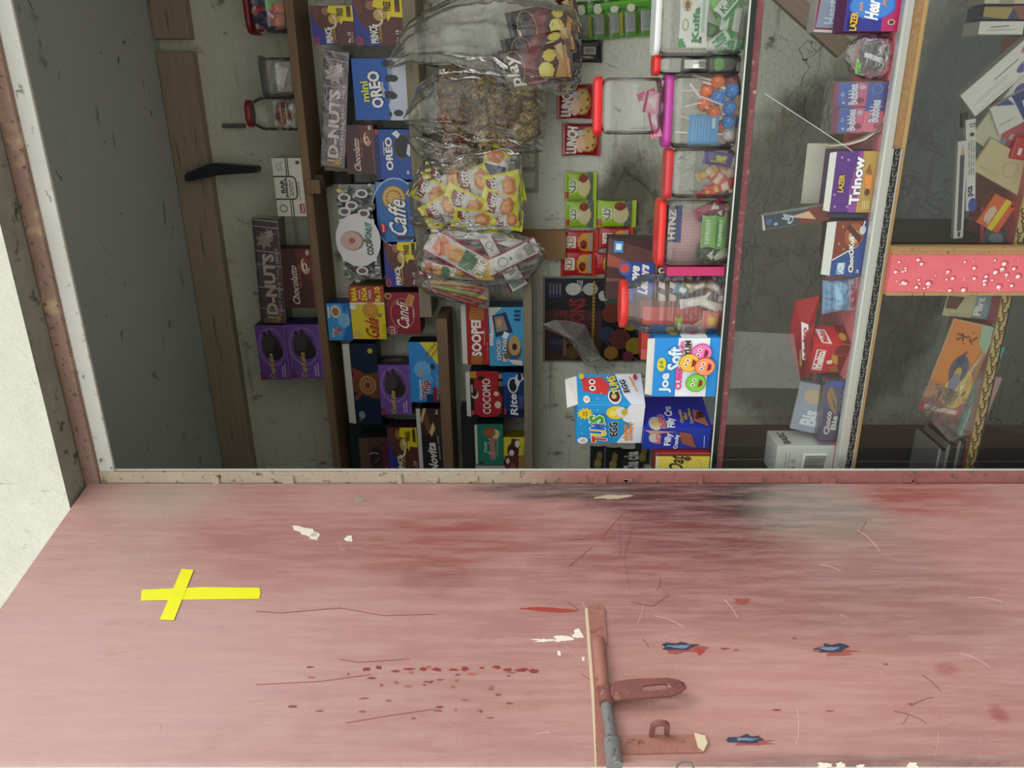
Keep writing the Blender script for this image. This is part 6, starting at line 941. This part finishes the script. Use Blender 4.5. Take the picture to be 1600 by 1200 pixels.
def pencil(cx, cy, L, H_, ang, Y, c, dark, lab, pr): return slab('pencil_pack', cx, cy, L, H_, Y, .010, c, lab, 'pencil pack', 'long thin pencil packs', ang=ang, pr=pr, b=.0008)
pencil(1501, 298, 150, 15, -8, YQ-.012, 'c8c8c4', 0, 'long white pencil pack with a dark window, left of the lettered one', [('R', .08, .28, .86, .72, '4a4450'), ('P', [(.86, .28), (.86, .72), (.97, .5)], 'b8a080'), ('R', .02, .36, .07, .62, '2a2a2c')])
pencil(1517, 259, 140, 15, -11, YQ-.002, 'd0d0cc', 0, 'long white pencil pack with dark lettering and a blue oval end', [('E', .06, .35, .08, .45, '3c4a9a'), tl('pca', .22, .5, .11, .60, '4a3a6a', bold=.05), *lines(.40, .78, .72, 3, .2, '8a8a88', .08), ('E', .84, .5, .02, .2, '1c1c1c'), tl('12', .94, .5, .04, .5, '2a2a2c')])
slab('red_pencil', 1535, 352, 58, 6, YQ+.004, .008, '9c2a38', 'thin red pencil sticking out of the lettered pencil pack', 'pencil', ang=-10)
slab('dark_marker', 1508, 188, 22, 9, YQ+.004, .008, '2c282a', 'short dark marker end above the lettered pencil pack', 'marker', ang=-10, pr=[('R', .3, .3, .5, .7, 'b8b8b4')])
slab('orange_box', 1557, 334, 50, 42, YQ+.002, .020, 'd8602c', 'small orange and yellow box lying on the pink lining', 'box', ang=26, pr=[('R', 0, .26, 1, .50, 'd8c830'), ('E', .4, .72, .26, .16, 'd8b8a0'), ('R', .1, .56, .6, .62, 'c8c4b8'), ('R', .86, .1, .95, .2, '2a2024')], side='a84a24')
slab('grey_box', 1556, 372, 26, 40, YQ+.006, .02, '4a5058', 'grey blister pack beside the small orange box', 'box', ang=14, pr=[('E', .5, .5, .3, .3, '7a8490')])
# lower case, left of the post
mg = [('R', 0, .5, 1, 1, 'b8b48c'), ('P', [(.3, .78), (.8, .7), (.8, .98), (.3, .98)], '6a3a34'), ('R', .05, .05, .95, .22, '3a6aa0'), ('R', .1, .10, .9, .18, 'd8c840'), tl('Flirt', .5, .42, .7, .12, 'e0e0d8', bold=.05), tl('Flirt', .5, .14, .6, .08, 'd8d4c8', bold=.04)]
slab('magazine', 1522, 478, 40, 92, YQ+.012, .004, '8a9aa4', 'film star magazine with pale lettering standing behind the orange book', 'magazine', ang=6, pr=mg)
bkp = [('P', [(0, 0), (1, 0), (1, .20), (.4, .12), (0, .3)], 'c88a48'), ('P', [(.0, .0), (.16, .0), (.14, 1), (0, 1)], 'b02c34'), ('R', .02, .12, .07, .9, 'e0d8cc'), ('P', [(.7, 0), (1, 0), (1, .35), (.8, .25)], '9cb8a0'), ('E', .30, .30, .22, .28, 'e8c050'), ('E', .26, .42, .16, .22, 'eed070'), ('E', .50, .46, .16, .20, '5c5c78'), ('P', [(.44, .40), (.60, .46), (.72, .42), (.62, .56), (.5, .58)], '44506a'), ('E', .46, .46, .07, .08, 'c8a84a'), ('E', .60, .50, .03, .10, '3a4470'), ('E', .36, .46, .10, .12, '8a88a0'),
       ('L', [(.86, .82), (.86, .72), (.84, .60), (.86, .52)], .010, '2a1c14'), ('L', [(.82, .80), (.80, .76), (.83, .70)], .010, '2a1c14'), ('L', [(.88, .70), (.80, .64)], .010, '2a1c14'), ('L', [(.84, .50), (.80, .46), (.84, .40), (.87, .36)], .012, '2a1c14'), ('E', .78, .60, .008, .015, '2a1c14'), ('E', .90, .48, .008, .015, '2a1c14'), ('E', .79, .42, .008, .015, '2a1c14')]
slab('book', 1495, 577, 152, 66, YQ-.008, .008, 'd8863c', 'orange storybook with a painted figure on its cover, leaning in the lower case', 'book', ang=11, pr=bkp, side='d8d0c0', pitch=-6)
slab('exercise_book', 1532, 612, 152, 22, YQ+.004, .010, '4aa8a0', 'teal-edged exercise book standing close behind the orange storybook', 'book', ang=10, pr=[('R', 0, .6, 1, .8, 'a8d0cc')])
slab('exercise_book', 1540, 640, 110, 14, YQ+.016, .008, 'b8908c', 'pinkish exercise book edge behind the teal one', 'book', ang=9)
m = MB(); P = [(1556, 520), (1566, 566), (1548, 600), (1520, 678), (1484, 690), (1444, 646), (1442, 590), (1460, 600), (1482, 640), (1500, 600)]; V = [pix(x, y, YQ-.014+.004*math.sin(i*1.7)) for i, (x, y) in enumerate(P)]; n_ = len(V); c0 = sum(V, Vector())/n_+Vector((0, -.004, 0))
m.add(V+[c0], [((i+1) % n_, i, n_) for i in range(n_)], M_FILM2); m.add([v+Vector((0, .003, 0)) for v in V]+[c0+Vector((0, .005, 0))], [(i, (i+1) % n_, n_) for i in range(n_)], M_FILM2); tag(m.build('clear_sleeve'), 'torn clear sleeve around the orange storybook', 'sleeve')
for i, (a, b_, c, l) in enumerate(((1508, 1519, '8a8e8a', 'lowest grey file in the flat pile at the left end of the lower case'), (1494, 1506, '9a9e98', 'middle grey file in the flat pile'), (1478, 1488, 'a8a692', 'greenish file near the top of the flat pile'), (1465, 1473, 'b8bab6', 'topmost pale file in the flat pile at the door jamb'))):
    z0, z1 = pix(b_, 710, YQ).z, pix(a, 710, YQ).z; p, q = pix(0, 760, YQ), pix(0, 684+6*i, YQ)
    zb = RL if i == 0 else ztop+.0002; m = MB(); m.box(p.x-.02, q.x, YQ, YQ+.09, zb, z1-.004, K('2a2c2c')); m.box(p.x-.02, q.x+.001, YQ-.001, YQ+.092, z1-.004, z1, c); m.box(p.x-.02, q.x+.001, YQ-.001, YQ+.092, zb, zb+.001, c); m.box(p.x-.02, q.x-.004, YQ-.0012, YQ, zb+.001, z1-.004, K(['3a3c3a', '5a5e58', '3c3e38', '6a6c68'][i])); ztop = z1
    tag(m.build('file'), l, 'file', 'grey files in the flat pile')
# ------------------------------------------------------------------ jars on the top shelf
YT = YS+.006
jar((385, -40, 442, 48), (372, 384), YT, '7c1c2c', 'jar of bright coloured sweets with a dark red lid, top shelf at the top edge', rest=S1+.0005, group='jars on the top shelf', lidw=1.0)
for i, (x, y, w_, h_, a, c) in enumerate(((398, 16, 20, 26, 30, 'c82858'), (410, 30, 24, 26, -30, '1c2a5a'), (422, 8, 22, 22, 10, '6ab830'), (412, -4, 22, 22, 60, '2a3a8a'), (434, 12, 16, 20, 0, 'e0702a'), (434, 32, 20, 16, 20, 'd86828'), (404, 42, 12, 24, -10, 'b82a50'), (420, 40, 14, 20, 40, '16181c'), (395, 0, 20, 16, 0, '8a98a8'), (425, 24, 16, 22, -50, 'b02848'))):
    packet('wrapped_sweet', x, y, w_, h_, YT+.02+.003*(i % 4), c, ['crimson', 'navy', 'lime green', 'royal blue', 'orange', 'deep orange', 'raspberry', 'black', 'silver blue', 'dark pink'][i]+' sweet wrapper in the dark-lidded jar on the top shelf', 'sweet', ang=a, T=.02, n=12, seed=260+i, crinkle=.4, pr=[('R', .2, .4, .8, .6, 'e0d8d0')] if i % 3 == 0 else [])
jar((404, 92, 455, 148), (400, 404), YT, '9a9c96', 'plain clear square jar with a pale lid on the top shelf', rest=S1+.0005, group='jars on the top shelf', lidw=1.06)
packet('paper_scrap', 436, 118, 30, 22, YT+.03, 'b8bab4', 'folded white paper scrap inside the plain clear jar', 'paper', T=.008, n=12, seed=275, crinkle=.6, ang=20)
jar((392, 152, 466, 203), (380, 392), YT, '8c2430', 'small ribbed jar of white and brown sweets with a dark red lid', rest=S1+.0005, group='jars on the top shelf', n=2.6, ribs=5)
for i in range(13):
    x, y = [(430, 160), (436, 172), (444, 164), (455, 168), (434, 182), (446, 178), (432, 194), (442, 190), (452, 192), (460, 196), (456, 182), (448, 198), (438, 200)][i]; c = ['e0dcd4', '8a3a2c', 'b87850'][0 if i in (0, 3, 6, 8, 9, 12, 11) else 1 + i % 2]; p = pix(x, y, YT+.024+.002*(i % 3)); m = MB(); rs = []
    for t in range(7): th = PI*t/6; rs.append([(math.sin(th)*math.cos(2*PI*q/10)*.0082, math.sin(th)*math.sin(2*PI*q/10)*.0082, math.cos(th)*.0082) for q in range(10)])
    m.rings(rs, K(c, .35), cap0=False, cap1=False); tag(m.build('round_sweet', loc=p), ('white' if c == 'e0dcd4' else 'brown')+' round sweet in the small ribbed jar on the top shelf', 'sweet', ('white' if c == 'e0dcd4' else 'brown')+' sweets in the ribbed jar')
